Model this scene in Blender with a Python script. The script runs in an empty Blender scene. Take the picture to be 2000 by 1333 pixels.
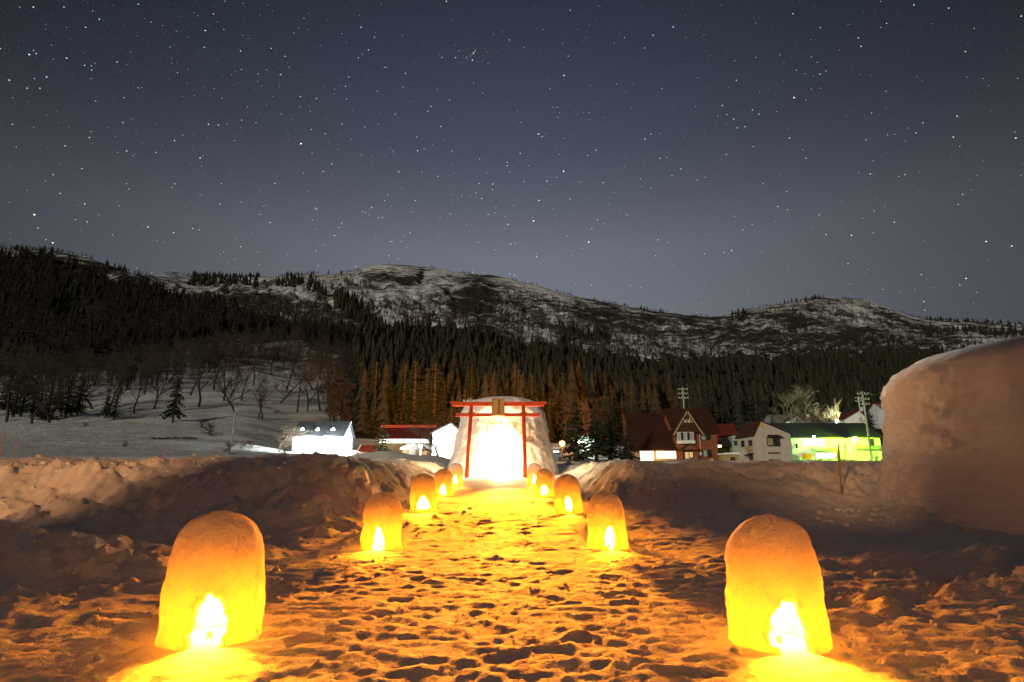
import bpy, math, random
import numpy as np
from mathutils import Vector

# ------------------------------------------------------------------ camera, sky, moon, exposure
sc = bpy.context.scene
COL = sc.collection
PITCH = math.atan((930 - 666.5) / 1111.0)
ST, CT = math.sin(PITCH), math.cos(PITCH)
FPX = 1111.0
cam_d = bpy.data.cameras.new('camera'); cam = bpy.data.objects.new('camera', cam_d); COL.objects.link(cam)
cam.location = (0, 0, 0); cam.rotation_euler = (math.pi / 2 + PITCH, 0, 0)
cam_d.sensor_width = 36; cam_d.lens = 36 * FPX / 2000.0
cam_d.clip_start = 0.05; cam_d.clip_end = 30000
sc.camera = cam

MOON_DIR = Vector((0.52, 0.83, -0.205)).normalized()      # travel direction of the moonlight
world = bpy.data.worlds.new('World'); sc.world = world; world.use_nodes = True
wn, wl = world.node_tree.nodes, world.node_tree.links
wn.clear()
w_out = wn.new('ShaderNodeOutputWorld'); w_bg = wn.new('ShaderNodeBackground'); w_bg.inputs['Strength'].default_value = 1.0
w_tc = wn.new('ShaderNodeTexCoord'); w_sep = wn.new('ShaderNodeSeparateXYZ')
w_ramp = wn.new('ShaderNodeValToRGB')
els = w_ramp.color_ramp.elements
def lin(c): return tuple(((v/255+0.055)/1.055)**2.4 for v in c)
stops = [(0.0, lin((116, 119, 129))), (0.28, lin((114, 118, 128))), (0.3725, lin((109, 113, 124))), (0.4515, lin((89, 94, 107))), (0.524, lin((72, 78, 92))),
         (0.619, lin((57, 64, 78))), (0.70, lin((45, 51, 64))), (1.0, lin((36, 42, 56)))]
els[0].position, els[0].color = stops[0][0], (*stops[0][1], 1)
els[1].position, els[1].color = stops[-1][0], (*stops[-1][1], 1)
for p, c in stops[1:-1]:
    e = els.new(p); e.color = (*c, 1)
wl.new(w_tc.outputs['Generated'], w_sep.inputs[0]); wl.new(w_sep.outputs['Z'], w_ramp.inputs['Fac'])
# valley glow over the mountain ahead, with the lens's edge darkening put into the sky
w_flat = wn.new('ShaderNodeVectorMath'); w_flat.operation = 'MULTIPLY'; w_flat.inputs[1].default_value = (1, 1, 0)
w_nrm = wn.new('ShaderNodeVectorMath'); w_nrm.operation = 'NORMALIZE'; w_dot = wn.new('ShaderNodeVectorMath'); w_dot.operation = 'DOT_PRODUCT'; w_dot.inputs[1].default_value = (0, 1, 0)
w_max = wn.new('ShaderNodeMath'); w_max.operation = 'MAXIMUM'; w_max.inputs[1].default_value = 0.0
w_pow = wn.new('ShaderNodeMath'); w_pow.operation = 'POWER'; w_pow.inputs[1].default_value = 4.4
w_fac = wn.new('ShaderNodeMath'); w_fac.operation = 'MULTIPLY_ADD'; w_fac.inputs[1].default_value = 0.78; w_fac.inputs[2].default_value = 0.22
wl.new(w_tc.outputs['Generated'], w_flat.inputs[0]); wl.new(w_flat.outputs[0], w_nrm.inputs[0]); wl.new(w_nrm.outputs[0], w_dot.inputs[0])
wl.new(w_dot.outputs['Value'], w_max.inputs[0]); wl.new(w_max.outputs[0], w_pow.inputs[0]); wl.new(w_pow.outputs[0], w_fac.inputs[0]); wl.new(w_fac.outputs[0], w_bg.inputs['Strength'])
wl.new(w_ramp.outputs['Color'], w_bg.inputs['Color']); wl.new(w_bg.outputs[0], w_out.inputs['Surface'])

moon_d = bpy.data.lights.new('moonlight', 'SUN'); moon_d.energy = 1.6; moon_d.angle = math.radians(0.6); moon_d.color = (1.0, 0.91, 0.70)
moon = bpy.data.objects.new('moonlight', moon_d); COL.objects.link(moon)
moon.rotation_euler = MOON_DIR.to_track_quat('-Z', 'Y').to_euler()

sc.view_settings.view_transform = 'Standard'; sc.view_settings.look = 'None'
sc.view_settings.exposure = 0.0; sc.view_settings.gamma = 1.0; sc.view_settings.use_curve_mapping = False
cy = sc.cycles
cy.use_denoising = True
try:
    cy.denoiser = 'OPENIMAGEDENOISE'; cy.denoising_input_passes = 'RGB_ALBEDO_NORMAL'
except Exception:
    pass
cy.max_bounces = 6; cy.diffuse_bounces = 4; cy.glossy_bounces = 2; cy.transmission_bounces = 4
cy.sample_clamp_indirect = 30.0; cy.caustics_reflective = False; cy.caustics_refractive = False

# ------------------------------------------------------------------ helpers
rnd = random.Random(7)
RNG = np.random.default_rng(11)

def yc_of(py): return CT - (666.5 - py) / FPX * ST
def T_of(py):
    v = (666.5 - np.asarray(py, float)) / FPX
    return (ST + v * CT) / (CT - v * ST)
def at(px, py, Y):
    """world point seen at a photo position, standing Y metres ahead"""
    yc = yc_of(py)
    return Vector(((px - 1000) / FPX / yc * Y, Y, float(T_of(py)) * Y))
def FX(px, py, Y): return (px - 1000) / FPX / yc_of(py) * Y
def FZ(py, Y): return float(T_of(py)) * Y

def tag(o, label=None, cat=None, group=None, kind=None):
    if label: o['label'] = label
    if cat: o['category'] = cat
    if group: o['group'] = group
    if kind: o['kind'] = kind
    return o
def empty(name, loc, label=None, cat=None, group=None, rz=0):
    o = bpy.data.objects.new(name, None); COL.objects.link(o)
    o.location = loc; o.rotation_euler = (0, 0, rz); o.empty_display_size = 0.2
    return tag(o, label, cat, group)
def link_mesh(name, me, mat, parent=None):
    if mat is not None and not me.materials: me.materials.append(mat)
    o = bpy.data.objects.new(name, me); COL.objects.link(o)
    if parent is not None: o.parent = parent
    return o
def np_mesh(name, V, F, smooth=False):
    """V (n,3), F (m,k) with constant k, or a list of such arrays"""
    Fs = F if isinstance(F, list) else [F]
    Fs = [f for f in Fs if len(f)]
    me = bpy.data.meshes.new(name)
    nl = sum(f.size for f in Fs); nf = sum(len(f) for f in Fs)
    me.vertices.add(len(V)); me.vertices.foreach_set('co', np.asarray(V, np.float32).ravel())
    me.loops.add(nl); me.loops.foreach_set('vertex_index', np.concatenate([f.ravel() for f in Fs]).astype(np.int32))
    me.polygons.add(nf)
    tot = np.concatenate([np.full(len(f), f.shape[1]) for f in Fs]).astype(np.int32)
    st = np.concatenate([[0], np.cumsum(tot)[:-1]]).astype(np.int32)
    me.polygons.foreach_set('loop_start', st); me.polygons.foreach_set('loop_total', tot)
    if smooth: me.polygons.foreach_set('use_smooth', np.ones(nf, bool))
    me.update(calc_edges=True); me.validate()
    return me
class MB:
    def __init__(s): s.v = []; s.f = []
    def add(s, vs, fs):
        b = len(s.v); s.v += [tuple(p) for p in vs]; s.f += [tuple(i + b for i in f) for f in fs]; return s
    def box(s, x0, x1, y0, y1, z0, z1):
        return s.add([(x0,y0,z0),(x1,y0,z0),(x1,y1,z0),(x0,y1,z0),(x0,y0,z1),(x1,y0,z1),(x1,y1,z1),(x0,y1,z1)],
                     [(3,2,1,0),(4,5,6,7),(0,1,5,4),(1,2,6,5),(2,3,7,6),(3,0,4,7)])
    def prism(s, xz, y0, y1):
        """polygon in x,z (seen from the camera counter-clockwise) pushed from y0 back to y1"""
        n = len(xz)
        vs = [(x, y0, z) for x, z in xz] + [(x, y1, z) for x, z in xz]
        fs = [tuple(range(n)), tuple(range(2*n-1, n-1, -1))] + [((i+1) % n, i, n+i, n+(i+1) % n) for i in range(n)]
        return s.add(vs, fs)
    def prism_x(s, yz, x0, x1):
        n = len(yz)
        vs = [(x0, y, z) for y, z in yz] + [(x1, y, z) for y, z in yz]
        fs = [tuple(range(n)), tuple(range(2*n-1, n-1, -1))] + [((i+1) % n, i, n+i, n+(i+1) % n) for i in range(n)]
        return s.add(vs, fs)
    def slab(s, p0, p1, p2, p3, th):
        ps = [Vector(p) for p in (p0, p1, p2, p3)]
        n = (ps[1]-ps[0]).cross(ps[2]-ps[0]).normalized() * th
        vs = ps + [p - n for p in ps]
        return s.add(vs, [(0,1,2,3),(7,6,5,4),(0,4,5,1),(1,5,6,2),(2,6,7,3),(3,7,4,0)])
    def tube(s, pts, rad, n=6, cap=True):
        pts = [Vector(p) for p in pts]
        if not hasattr(rad, '__len__'): rad = [rad]*len(pts)
        b = len(s.v); m = len(pts)
        for i, p in enumerate(pts):
            d = (pts[min(i+1, m-1)] - pts[max(i-1, 0)])
            d = d.normalized() if d.length > 1e-9 else Vector((0,0,1))
            a = d.cross(Vector((0.13, 0.31, 0.94)) if abs(d.z) < 0.9 else Vector((1, 0.1, 0))).normalized(); c = d.cross(a)
            for k in range(n):
                t = 2*math.pi*k/n
                s.v.append(tuple(p + (a*math.cos(t) + c*math.sin(t))*rad[i]))
        for i in range(m-1):
            for k in range(n):
                k2 = (k+1) % n
                s.f.append((b+i*n+k, b+i*n+k2, b+(i+1)*n+k2, b+(i+1)*n+k))
        if cap and n > 2:
            s.f.append(tuple(b+k for k in range(n-1, -1, -1))); s.f.append(tuple(b+(m-1)*n+k for k in range(n)))
        return s
    def lathe(s, prof, cx, cy_, n=16):
        b = len(s.v); m = len(prof)
        for r, z in prof:
            for k in range(n):
                t = 2*math.pi*k/n; s.v.append((cx+r*math.cos(t), cy_+r*math.sin(t), z))
        for i in range(m-1):
            for k in range(n):
                k2 = (k+1) % n; s.f.append((b+i*n+k, b+i*n+k2, b+(i+1)*n+k2, b+(i+1)*n+k))
        s.f.append(tuple(b+k for k in range(n-1, -1, -1))); s.f.append(tuple(b+(m-1)*n+k for k in range(n)))
        return s
    def build(s, name, mat, parent=None, smooth=False, label=None):
        me = bpy.data.meshes.new(name)
        off = Vector((0,0,0))
        q = parent
        while q is not None:
            off = off + q.location; q = q.parent
        me.from_pydata([(x-off.x, y-off.y, z-off.z) for x, y, z in s.v], [], s.f)
        if smooth: me.polygons.foreach_set('use_smooth', [True]*len(me.polygons))
        me.update()
        o = link_mesh(name, me, mat, parent)
        if label: o['label'] = label
        return o
    def build_at(s, name, mat, loc, smooth=False):
        """one-mesh thing with its origin at loc"""
        me = bpy.data.meshes.new(name)
        me.from_pydata([(x-loc[0], y-loc[1], z-loc[2]) for x, y, z in s.v], [], s.f)
        if smooth: me.polygons.foreach_set('use_smooth', [True]*len(me.polygons))
        me.update()
        o = link_mesh(name, me, mat); o.location = loc
        return o

# noise in numpy -----------------------------------------------------
def _hash(ix, iy, seed):
    h = (ix.astype(np.int64)*374761393 + iy.astype(np.int64)*668265263 + seed*1442695041) & 0xFFFFFFFF
    h = ((h ^ (h >> 13)) * 1274126177) & 0xFFFFFFFF
    h = ((h ^ (h >> 16)) * 2246822519) & 0xFFFFFFFF
    return ((h ^ (h >> 15)) & 0xFFFFFF) / float(0x1000000)
def vnoise(x, y, seed=0):
    x = np.asarray(x, float); y = np.asarray(y, float)
    ix = np.floor(x); iy = np.floor(y); fx = x-ix; fy = y-iy
    def g(ox, oy):
        t = _hash(ix+ox, iy+oy, seed)*2*np.pi
        return np.cos(t)*(fx-ox) + np.sin(t)*(fy-oy)
    sx = fx*fx*fx*(fx*(fx*6-15)+10); sy = fy*fy*fy*(fy*(fy*6-15)+10)
    a = g(0,0)*(1-sx)+g(1,0)*sx; b = g(0,1)*(1-sx)+g(1,1)*sx
    return (a*(1-sy)+b*sy)*1.5
def fbm(x, y, oct=4, seed=0, gain=0.5):
    s = 0; a = 1.0; f = 1.0
    for k in range(oct):
        s = s + a*vnoise(x*f+k*17.3, y*f-k*9.1, seed+k); a *= gain; f *= 2.03
    return s
def worley(x, y, seed=0):
    ix = np.floor(x); iy = np.floor(y); d = np.full(np.shape(x), 9.0)
    for ox in (-1, 0, 1):
        for oy in (-1, 0, 1):
            px = ix+ox+_hash(ix+ox, iy+oy, seed); py = iy+oy+_hash(ix+ox, iy+oy, seed+91)
            d = np.minimum(d, (px-x)**2+(py-y)**2)
    return np.sqrt(d)
def sstep(a, b, x):
    t = np.clip((x-a)/(b-a), 0, 1); return t*t*(3-2*t)

# ------------------------------------------------------------------ materials
MATS = {}
def mat(name, col, rough=0.8, metal=0.0, emit=None, estr=0.0, bump=None, var=None, spec=0.3):
    """principled; var=(colour2, scale) mixes by noise; bump=(scale, distance)"""
    m = bpy.data.materials.new(name); m.use_nodes = True
    nt = m.node_tree; b = nt.nodes['Principled BSDF']
    b.inputs['Base Color'].default_value = (*col, 1); b.inputs['Roughness'].default_value = rough; b.inputs['Metallic'].default_value = metal
    b.inputs['Specular IOR Level'].default_value = spec
    if emit:
        b.inputs['Emission Color'].default_value = (*emit, 1); b.inputs['Emission Strength'].default_value = estr
    tc = nt.nodes.new('ShaderNodeTexCoord')
    if var:
        n = nt.nodes.new('ShaderNodeTexNoise'); n.inputs['Scale'].default_value = var[1]; n.inputs['Detail'].default_value = 6
        r = nt.nodes.new('ShaderNodeValToRGB')
        r.color_ramp.elements[0].color = (*col, 1); r.color_ramp.elements[1].color = (*var[0], 1)
        r.color_ramp.elements[0].position = 0.35; r.color_ramp.elements[1].position = 0.65
        nt.links.new(tc.outputs['Object'], n.inputs['Vector']); nt.links.new(n.outputs['Fac'], r.inputs['Fac'])
        nt.links.new(r.outputs['Color'], b.inputs['Base Color'])
    if bump:
        n = nt.nodes.new('ShaderNodeTexNoise'); n.inputs['Scale'].default_value = bump[0]; n.inputs['Detail'].default_value = 8; n.inputs['Roughness'].default_value = 0.65
        bp = nt.nodes.new('ShaderNodeBump'); bp.inputs['Distance'].default_value = bump[1]; bp.inputs['Strength'].default_value = 1.0
        nt.links.new(tc.outputs['Object'], n.inputs['Vector']); nt.links.new(n.outputs['Fac'], bp.inputs['Height']); nt.links.new(bp.outputs[0], b.inputs['Normal'])
    MATS[name] = m
    return m
def emis(name, col, strength):
    m = bpy.data.materials.new(name); m.use_nodes = True; nt = m.node_tree; nt.nodes.clear()
    o = nt.nodes.new('ShaderNodeOutputMaterial'); e = nt.nodes.new('ShaderNodeEmission')
    e.inputs['Color'].default_value = (*col, 1); e.inputs['Strength'].default_value = strength
    nt.links.new(e.outputs[0], o.inputs['Surface']); return m
def siding(name, col, col2, pitch, depth=0.01, rough=0.7):
    """horizontal clapboard lines"""
    m = mat(name, col, rough, var=(col2, 1.3)); nt = m.node_tree; b = nt.nodes['Principled BSDF']
    tc = nt.nodes.new('ShaderNodeTexCoord'); w = nt.nodes.new('ShaderNodeTexWave'); w.bands_direction = 'Z'; w.wave_profile = 'SAW'
    w.inputs['Scale'].default_value = 0.314/pitch; bp = nt.nodes.new('ShaderNodeBump'); bp.inputs['Distance'].default_value = depth
    nt.links.new(tc.outputs['Object'], w.inputs['Vector']); nt.links.new(w.outputs['Fac'], bp.inputs['Height']); nt.links.new(bp.outputs[0], b.inputs['Normal'])
    return m

SNOW = mat('snow', (0.84, 0.82, 0.79), 0.7, bump=(34.0, 0.028), spec=0.25)
_b = SNOW.node_tree.nodes['Principled BSDF']; _b.inputs['Subsurface Weight'].default_value = 0.7; _b.inputs['Subsurface Radius'].default_value = (1.0, 0.8, 0.6); _b.inputs['Subsurface Scale'].default_value = 0.035
SNOW_DOME = mat('snow_packed', (0.80, 0.81, 0.84), 0.75, bump=(7.0, 0.035), var=((0.70, 0.71, 0.74), 1.2), spec=0.2)
SNOW_ROOF = mat('snow_roof', (0.84, 0.85, 0.88), 0.8, bump=(3.0, 0.05))

def shell_mat(name, lo, hi, z_hi):
    """packed snow that lets light through; the wall is thinnest at the scooped foot and solid at the top"""
    m = bpy.data.materials.new(name); m.use_nodes = True; nt = m.node_tree; nt.nodes.clear()
    o = nt.nodes.new('ShaderNodeOutputMaterial'); mix = nt.nodes.new('ShaderNodeMixShader')
    d = nt.nodes.new('ShaderNodeBsdfDiffuse'); d.inputs['Color'].default_value = (0.82, 0.79, 0.74, 1)
    t = nt.nodes.new('ShaderNodeBsdfTranslucent'); t.inputs['Color'].default_value = (0.92, 0.84, 0.66, 1)
    tc = nt.nodes.new('ShaderNodeTexCoord'); n = nt.nodes.new('ShaderNodeTexNoise'); n.inputs['Scale'].default_value = 24; n.inputs['Detail'].default_value = 8
    sp = nt.nodes.new('ShaderNodeSeparateXYZ'); mr = nt.nodes.new('ShaderNodeMapRange'); mr.interpolation_type = 'SMOOTHSTEP'
    mr.inputs['From Min'].default_value = 0.10; mr.inputs['From Max'].default_value = z_hi; mr.inputs['To Min'].default_value = lo; mr.inputs['To Max'].default_value = hi
    nt.links.new(tc.outputs['Object'], sp.inputs[0])
    n2 = nt.nodes.new('ShaderNodeTexNoise'); n2.inputs['Scale'].default_value = 7; n2.inputs['Detail'].default_value = 4
    ad = nt.nodes.new('ShaderNodeMath'); ad.operation = 'MULTIPLY_ADD'; ad.inputs[1].default_value = 0.22; nt.links.new(tc.outputs['Object'], n2.inputs['Vector'])
    sb = nt.nodes.new('ShaderNodeMath'); sb.operation = 'SUBTRACT'; sb.inputs[1].default_value = 0.11
    nt.links.new(n2.outputs['Fac'], ad.inputs[0]); nt.links.new(sp.outputs['Z'], ad.inputs[2]); nt.links.new(ad.outputs[0], sb.inputs[0]); nt.links.new(sb.outputs[0], mr.inputs['Value'])
    gr = nt.nodes.new('ShaderNodeMapRange'); gr.inputs['From Min'].default_value = 0.3; gr.inputs['From Max'].default_value = 0.7; gr.inputs['To Min'].default_value = 0.62; gr.inputs['To Max'].default_value = 1.30
    mg = nt.nodes.new('ShaderNodeMath'); mg.operation = 'MULTIPLY'; nt.links.new(n.outputs['Fac'], gr.inputs['Value']); nt.links.new(mr.outputs[0], mg.inputs[0]); nt.links.new(gr.outputs[0], mg.inputs[1])
    nt.links.new(mg.outputs[0], mix.inputs[0])
    bp = nt.nodes.new('ShaderNodeBump'); bp.inputs['Distance'].default_value = 0.03
    nt.links.new(tc.outputs['Object'], n.inputs['Vector']); nt.links.new(n.outputs['Fac'], bp.inputs['Height'])
    nt.links.new(bp.outputs[0], d.inputs['Normal'])
    nt.links.new(d.outputs[0], mix.inputs[1]); nt.links.new(t.outputs[0], mix.inputs[2]); nt.links.new(mix.outputs[0], o.inputs['Surface'])
    return m
SHELL = shell_mat('snow_shell', 0.66, 0.10, 0.76)
SHELL_IN = shell_mat('snow_shell_inside', 0.085, 0.0070, 0.66)

def mountain_mat():
    # snow broken by brush, ledges and rock
    m = bpy.data.materials.new('mountain_snow'); m.use_nodes = True; nt = m.node_tree
    b = nt.nodes['Principled BSDF']; b.inputs['Roughness'].default_value = 0.9; b.inputs['Specular IOR Level'].default_value = 0.1
    at_ = nt.nodes.new('ShaderNodeAttribute'); at_.attribute_name = 'cover'
    geo = nt.nodes.new('ShaderNodeNewGeometry')
    n1 = nt.nodes.new('ShaderNodeTexNoise'); n1.inputs['Scale'].default_value = 0.055; n1.inputs['Detail'].default_value = 12; n1.inputs['Roughness'].default_value = 0.72
    n2 = nt.nodes.new('ShaderNodeTexNoise'); n2.inputs['Scale'].default_value = 0.010; n2.inputs['Detail'].default_value = 6
    mp = nt.nodes.new('ShaderNodeMapping'); mp.inputs['Scale'].default_value = (1, 1, 1.6)
    nt.links.new(geo.outputs['Position'], mp.inputs['Vector']); nt.links.new(mp.outputs[0], n1.inputs['Vector']); nt.links.new(geo.outputs['Position'], n2.inputs['Vector'])
    a1 = nt.nodes.new('ShaderNodeMath'); a1.operation = 'ADD'; nt.links.new(n1.outputs['Fac'], a1.inputs[0]); nt.links.new(n2.outputs['Fac'], a1.inputs[1])
    a2 = nt.nodes.new('ShaderNodeMath'); a2.operation = 'ADD'; 
    mp3 = nt.nodes.new('ShaderNodeMapping'); mp3.inputs['Scale'].default_value = (0.012, 0.012, 0.12); nt.links.new(geo.outputs['Position'], mp3.inputs['Vector'])
    n3 = nt.nodes.new('ShaderNodeTexNoise'); n3.inputs['Scale'].default_value = 1.0; n3.inputs['Detail'].default_value = 8; n3.inputs['Roughness'].default_value = 0.7; nt.links.new(mp3.outputs[0], n3.inputs['Vector'])
    a3 = nt.nodes.new('ShaderNodeMath'); a3.operation = 'MULTIPLY_ADD'; a3.inputs[1].default_value = 1.5; a3.inputs[2].default_value = -0.75; nt.links.new(n3.outputs['Fac'], a3.inputs[0])
    a4 = nt.nodes.new('ShaderNodeMath'); a4.operation = 'ADD'; nt.links.new(a1.outputs[0], a4.inputs[0]); nt.links.new(a3.outputs[0], a4.inputs[1])
    nt.links.new(a4.outputs[0], a2.inputs[0]); nt.links.new(at_.outputs['Fac'], a2.inputs[1])
    rp = nt.nodes.new('ShaderNodeMapRange'); rp.inputs['From Min'].default_value = 1.02; rp.inputs['From Max'].default_value = 1.34
    nt.links.new(a2.outputs[0], rp.inputs['Value'])
    mx = nt.nodes.new('ShaderNodeMix'); mx.data_type = 'RGBA'
    mx.inputs[6].default_value = (0.80, 0.81, 0.83, 1); mx.inputs[7].default_value = (0.045, 0.037, 0.030, 1)
    nt.links.new(rp.outputs[0], mx.inputs['Factor']); nt.links.new(mx.outputs[2], b.inputs['Base Color'])
    bp = nt.nodes.new('ShaderNodeBump'); bp.inputs['Distance'].default_value = 9.0; bp.inputs['Strength'].default_value = 0.9
    nt.links.new(n1.outputs['Fac'], bp.inputs['Height']); nt.links.new(bp.outputs[0], b.inputs['Normal'])
    return m
MOUNT = mountain_mat()

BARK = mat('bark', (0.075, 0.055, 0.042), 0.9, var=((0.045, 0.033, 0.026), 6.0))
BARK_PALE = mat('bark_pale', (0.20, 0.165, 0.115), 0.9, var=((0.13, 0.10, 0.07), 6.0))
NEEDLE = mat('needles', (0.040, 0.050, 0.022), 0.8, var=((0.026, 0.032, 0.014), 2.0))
NEEDLE_LIT = mat('needles_lit', (0.075, 0.085, 0.032), 0.8, var=((0.045, 0.055, 0.02), 2.0))  # brighter copy of the needles: lamplight put into the colour
FOREST = mat('forest_needles', (0.042, 0.038, 0.020), 0.9, var=((0.022, 0.020, 0.011), 0.05))
FOREST_DARK = mat('forest_black', (0.020, 0.020, 0.012), 0.95, var=((0.011, 0.011, 0.007), 0.08))
TWIGS_DARK = mat('dark_twigs', (0.035, 0.026, 0.02), 0.95)
TWIGS = mat('far_twigs', (0.075, 0.058, 0.045), 0.95, var=((0.05, 0.038, 0.03), 0.1))
RED = mat('torii_vermilion', (0.44, 0.055, 0.014), 0.6, var=((0.33, 0.04, 0.011), 3.0), bump=(18, 0.006))
PLAQUE = mat('plaque_wood', (0.36, 0.22, 0.075), 0.6, var=((0.29, 0.17, 0.055), 9.0))
PLAQUE_F = mat('plaque_frame', (0.26, 0.14, 0.045), 0.6)
INK = mat('ink', (0.05, 0.02, 0.012), 0.7)
ROPE = mat('straw_rope', (0.45, 0.33, 0.14), 0.9)
PAPER = mat('paper', (0.8, 0.8, 0.78), 0.8)
WAX = mat('candle_wax', (0.85, 0.8, 0.68), 0.5)
FLAME = emis('flame', (1.0, 0.36, 0.03), 120.0)
CONCRETE = mat('concrete', (0.42, 0.42, 0.40), 0.85, var=((0.34, 0.34, 0.33), 4.0))
METAL = mat('galvanised', (0.45, 0.46, 0.47), 0.45, metal=0.6)
WIRE = mat('wire_black', (0.02, 0.02, 0.02), 0.6)
WHITE = mat('white_paint', (0.78, 0.78, 0.76), 0.6)
WHITE_SIDING = siding('white_siding', (0.74, 0.75, 0.76), (0.70, 0.71, 0.72), 0.22)
CREAM_SIDING = siding('cream_siding', (0.50, 0.44, 0.38), (0.44, 0.39, 0.34), 0.24)
BROWN_SIDING = siding('brown_siding', (0.25, 0.085, 0.035), (0.20, 0.068, 0.03), 0.25)
TAN_WALL = mat('tan_wall', (0.42, 0.26, 0.12), 0.8, var=((0.36, 0.22, 0.10), 2.0))
GREEN_WALL = siding('pale_wall', (0.62, 0.62, 0.55), (0.55, 0.55, 0.5), 0.3)
GREY_SIDING = siding('grey_siding', (0.30, 0.33, 0.37), (0.26, 0.29, 0.33), 0.2)
OLIVE_WALL = mat('olive_wall', (0.36, 0.29, 0.13), 0.8, var=((0.3, 0.24, 0.11), 2.0))
SAGE_WALL = mat('sage_wall', (0.28, 0.36, 0.17), 0.8)
ROOF_DARK = mat('roof_slate', (0.035, 0.040, 0.048), 0.6, var=((0.05, 0.055, 0.062), 2.0))
ROOF_BROWN = mat('roof_brown', (0.060, 0.022, 0.012), 0.7, var=((0.045, 0.016, 0.01), 1.5))
ROOF_RED = mat('roof_red', (0.17, 0.024, 0.015), 0.7, var=((0.12, 0.018, 0.012), 2.0))
ROOF_BRIGHT = mat('roof_vermilion', (0.55, 0.05, 0.015), 0.5)
ROOF_GREY = mat('roof_grey', (0.28, 0.25, 0.23), 0.7, var=((0.22, 0.2, 0.18), 1.0))
TIMBER = mat('dark_timber', (0.085, 0.035, 0.018), 0.7)
GABLE = mat('gable_plaster', (0.62, 0.46, 0.28), 0.8)
DARKGLASS = mat('dark_glass', (0.03, 0.03, 0.032), 0.12, spec=0.5)
CURTAIN = mat('curtain_glass', (0.36, 0.36, 0.34), 0.35, spec=0.5)
FRAME_DARK = mat('frame_dark', (0.05, 0.035, 0.028), 0.5)
FRAME_WHITE = mat('frame_white', (0.72, 0.72, 0.70), 0.5)
ORANGE_BOARD = mat('orange_board', (0.55, 0.18, 0.02), 0.6)
YELLOW = mat('yellow_ornament', (0.55, 0.36, 0.04), 0.5)
GREEN_CRATE = mat('green_crate', (0.10, 0.22, 0.09), 0.6)
STAKE_RED = mat('stake_red', (0.55, 0.10, 0.04), 0.6)
BAMBOO = mat('bamboo', (0.36, 0.25, 0.09), 0.6)
WIN_WARM = emis('window_warm', (1.0, 0.80, 0.48), 3.2)
WIN_WHITE = emis('window_white', (1.0, 0.97, 0.90), 3.0)
WIN_DIM = emis('window_dim', (1.0, 0.62, 0.25), 0.75)
LAMP_WHITE = emis('lamp_white', (0.93, 1.0, 0.97), 60.0)
LAMP_GREEN = emis('lamp_green', (0.70, 1.0, 0.30), 20.0)
LAMP_ORANGE = emis('lamp_orange', (1.0, 0.50, 0.10), 12.0)
LAMP_WARM = emis('lamp_warm', (1.0, 0.80, 0.50), 40.0)

def point(name, loc, power, col, rad=0.05, parent=None):
    d = bpy.data.lights.new(name, 'POINT'); d.energy = power; d.color = col; d.shadow_soft_size = rad
    o = bpy.data.objects.new(name, d); COL.objects.link(o); o.location = loc
    if parent is not None:
        o.parent = parent; o.location = Vector(loc) - parent.location
    return o
def spot(name, loc, target, power, col, ang, blend=1.0, rad=0.1, parent=None):
    d = bpy.data.lights.new(name, 'SPOT'); d.energy = power; d.color = col; d.spot_size = math.radians(ang); d.spot_blend = blend; d.shadow_soft_size = rad
    o = bpy.data.objects.new(name, d); COL.objects.link(o); o.location = loc
    o.rotation_euler = (Vector(target)-Vector(loc)).to_track_quat('-Z', 'Y').to_euler()
    if parent is not None:
        o.parent = parent; o.location = Vector(loc) - parent.location
    return o

# ------------------------------------------------------------------ the ground
PXC = np.array([-600, 0, 150, 300, 450, 600, 750, 900, 1050, 1200, 1400, 1600, 1800, 2000, 2600], float)
YK = np.array([30, 45, 70, 100, 150, 220, 320, 450, 650], float)
YT = np.array([
 [899, 896, 882, 862, 828, 775, 715, 655, 580],
 [899, 896, 882, 862, 828, 775, 715, 655, 580],
 [899, 896, 882, 860, 826, 775, 720, 665, 590],
 [899, 896, 882, 858, 826, 770, 722, 678, 606],
 [900, 897, 886, 860, 828, 775, 730, 672, 575],
 [901, 898, 892, 880, 846, 795, 742, 680, 598],
 [904, 901, 896, 888, 862, 815, 765, 715, 645],
 [906, 904, 899, 890, 866, 825, 775, 730, 665],
 [908, 907, 902, 895, 872, 835, 790, 745, 690],
 [908, 908, 906, 901, 880, 845, 805, 762, 705],
 [908, 908, 907, 905, 885, 855, 820, 785, 735],
 [908, 908, 907, 905, 890, 865, 835, 800, 745],
 [908, 908, 907, 905, 890, 865, 835, 800, 745],
 [908, 908, 907, 905, 890, 865, 835, 800, 745],
 [908, 908, 907, 905, 890, 865, 835, 800, 745]], float)
SKY = np.array([(-600, 500), (-200, 488), (0, 487), (60, 485), (110, 489), (150, 497), (190, 510), (230, 523), (262, 534), (300, 538), (340, 536), (375, 539), (440, 541), (505, 540),
 (530, 540), (560, 538), (600, 534), (640, 536), (670, 533), (700, 528), (730, 519), (760, 516), (800, 519), (840, 523), (870, 527), (905, 534), (930, 536), (960, 537), (990, 543), (1020, 551),
 (1050, 557), (1075, 566), (1100, 573), (1150, 584), (1200, 594), (1240, 600), (1290, 608), (1340, 615), (1390, 619), (1420, 614), (1450, 607), (1500, 597), (1535, 592), (1570, 584),
 (1600, 580), (1640, 580), (1680, 583), (1710, 591), (1745, 603), (1780, 617), (1810, 623), (1850, 625), (1900, 627), (1960, 631), (2000, 634), (2300, 640), (2600, 640)], float)
AC = (PXC - 1000)/FPX/1.0
A_SKY = (SKY[:, 0]-1000)/FPX/np.array([yc_of(p) for p in SKY[:, 1]])
T_SKY = T_of(SKY[:, 1])
TT = T_of(YT)
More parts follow.
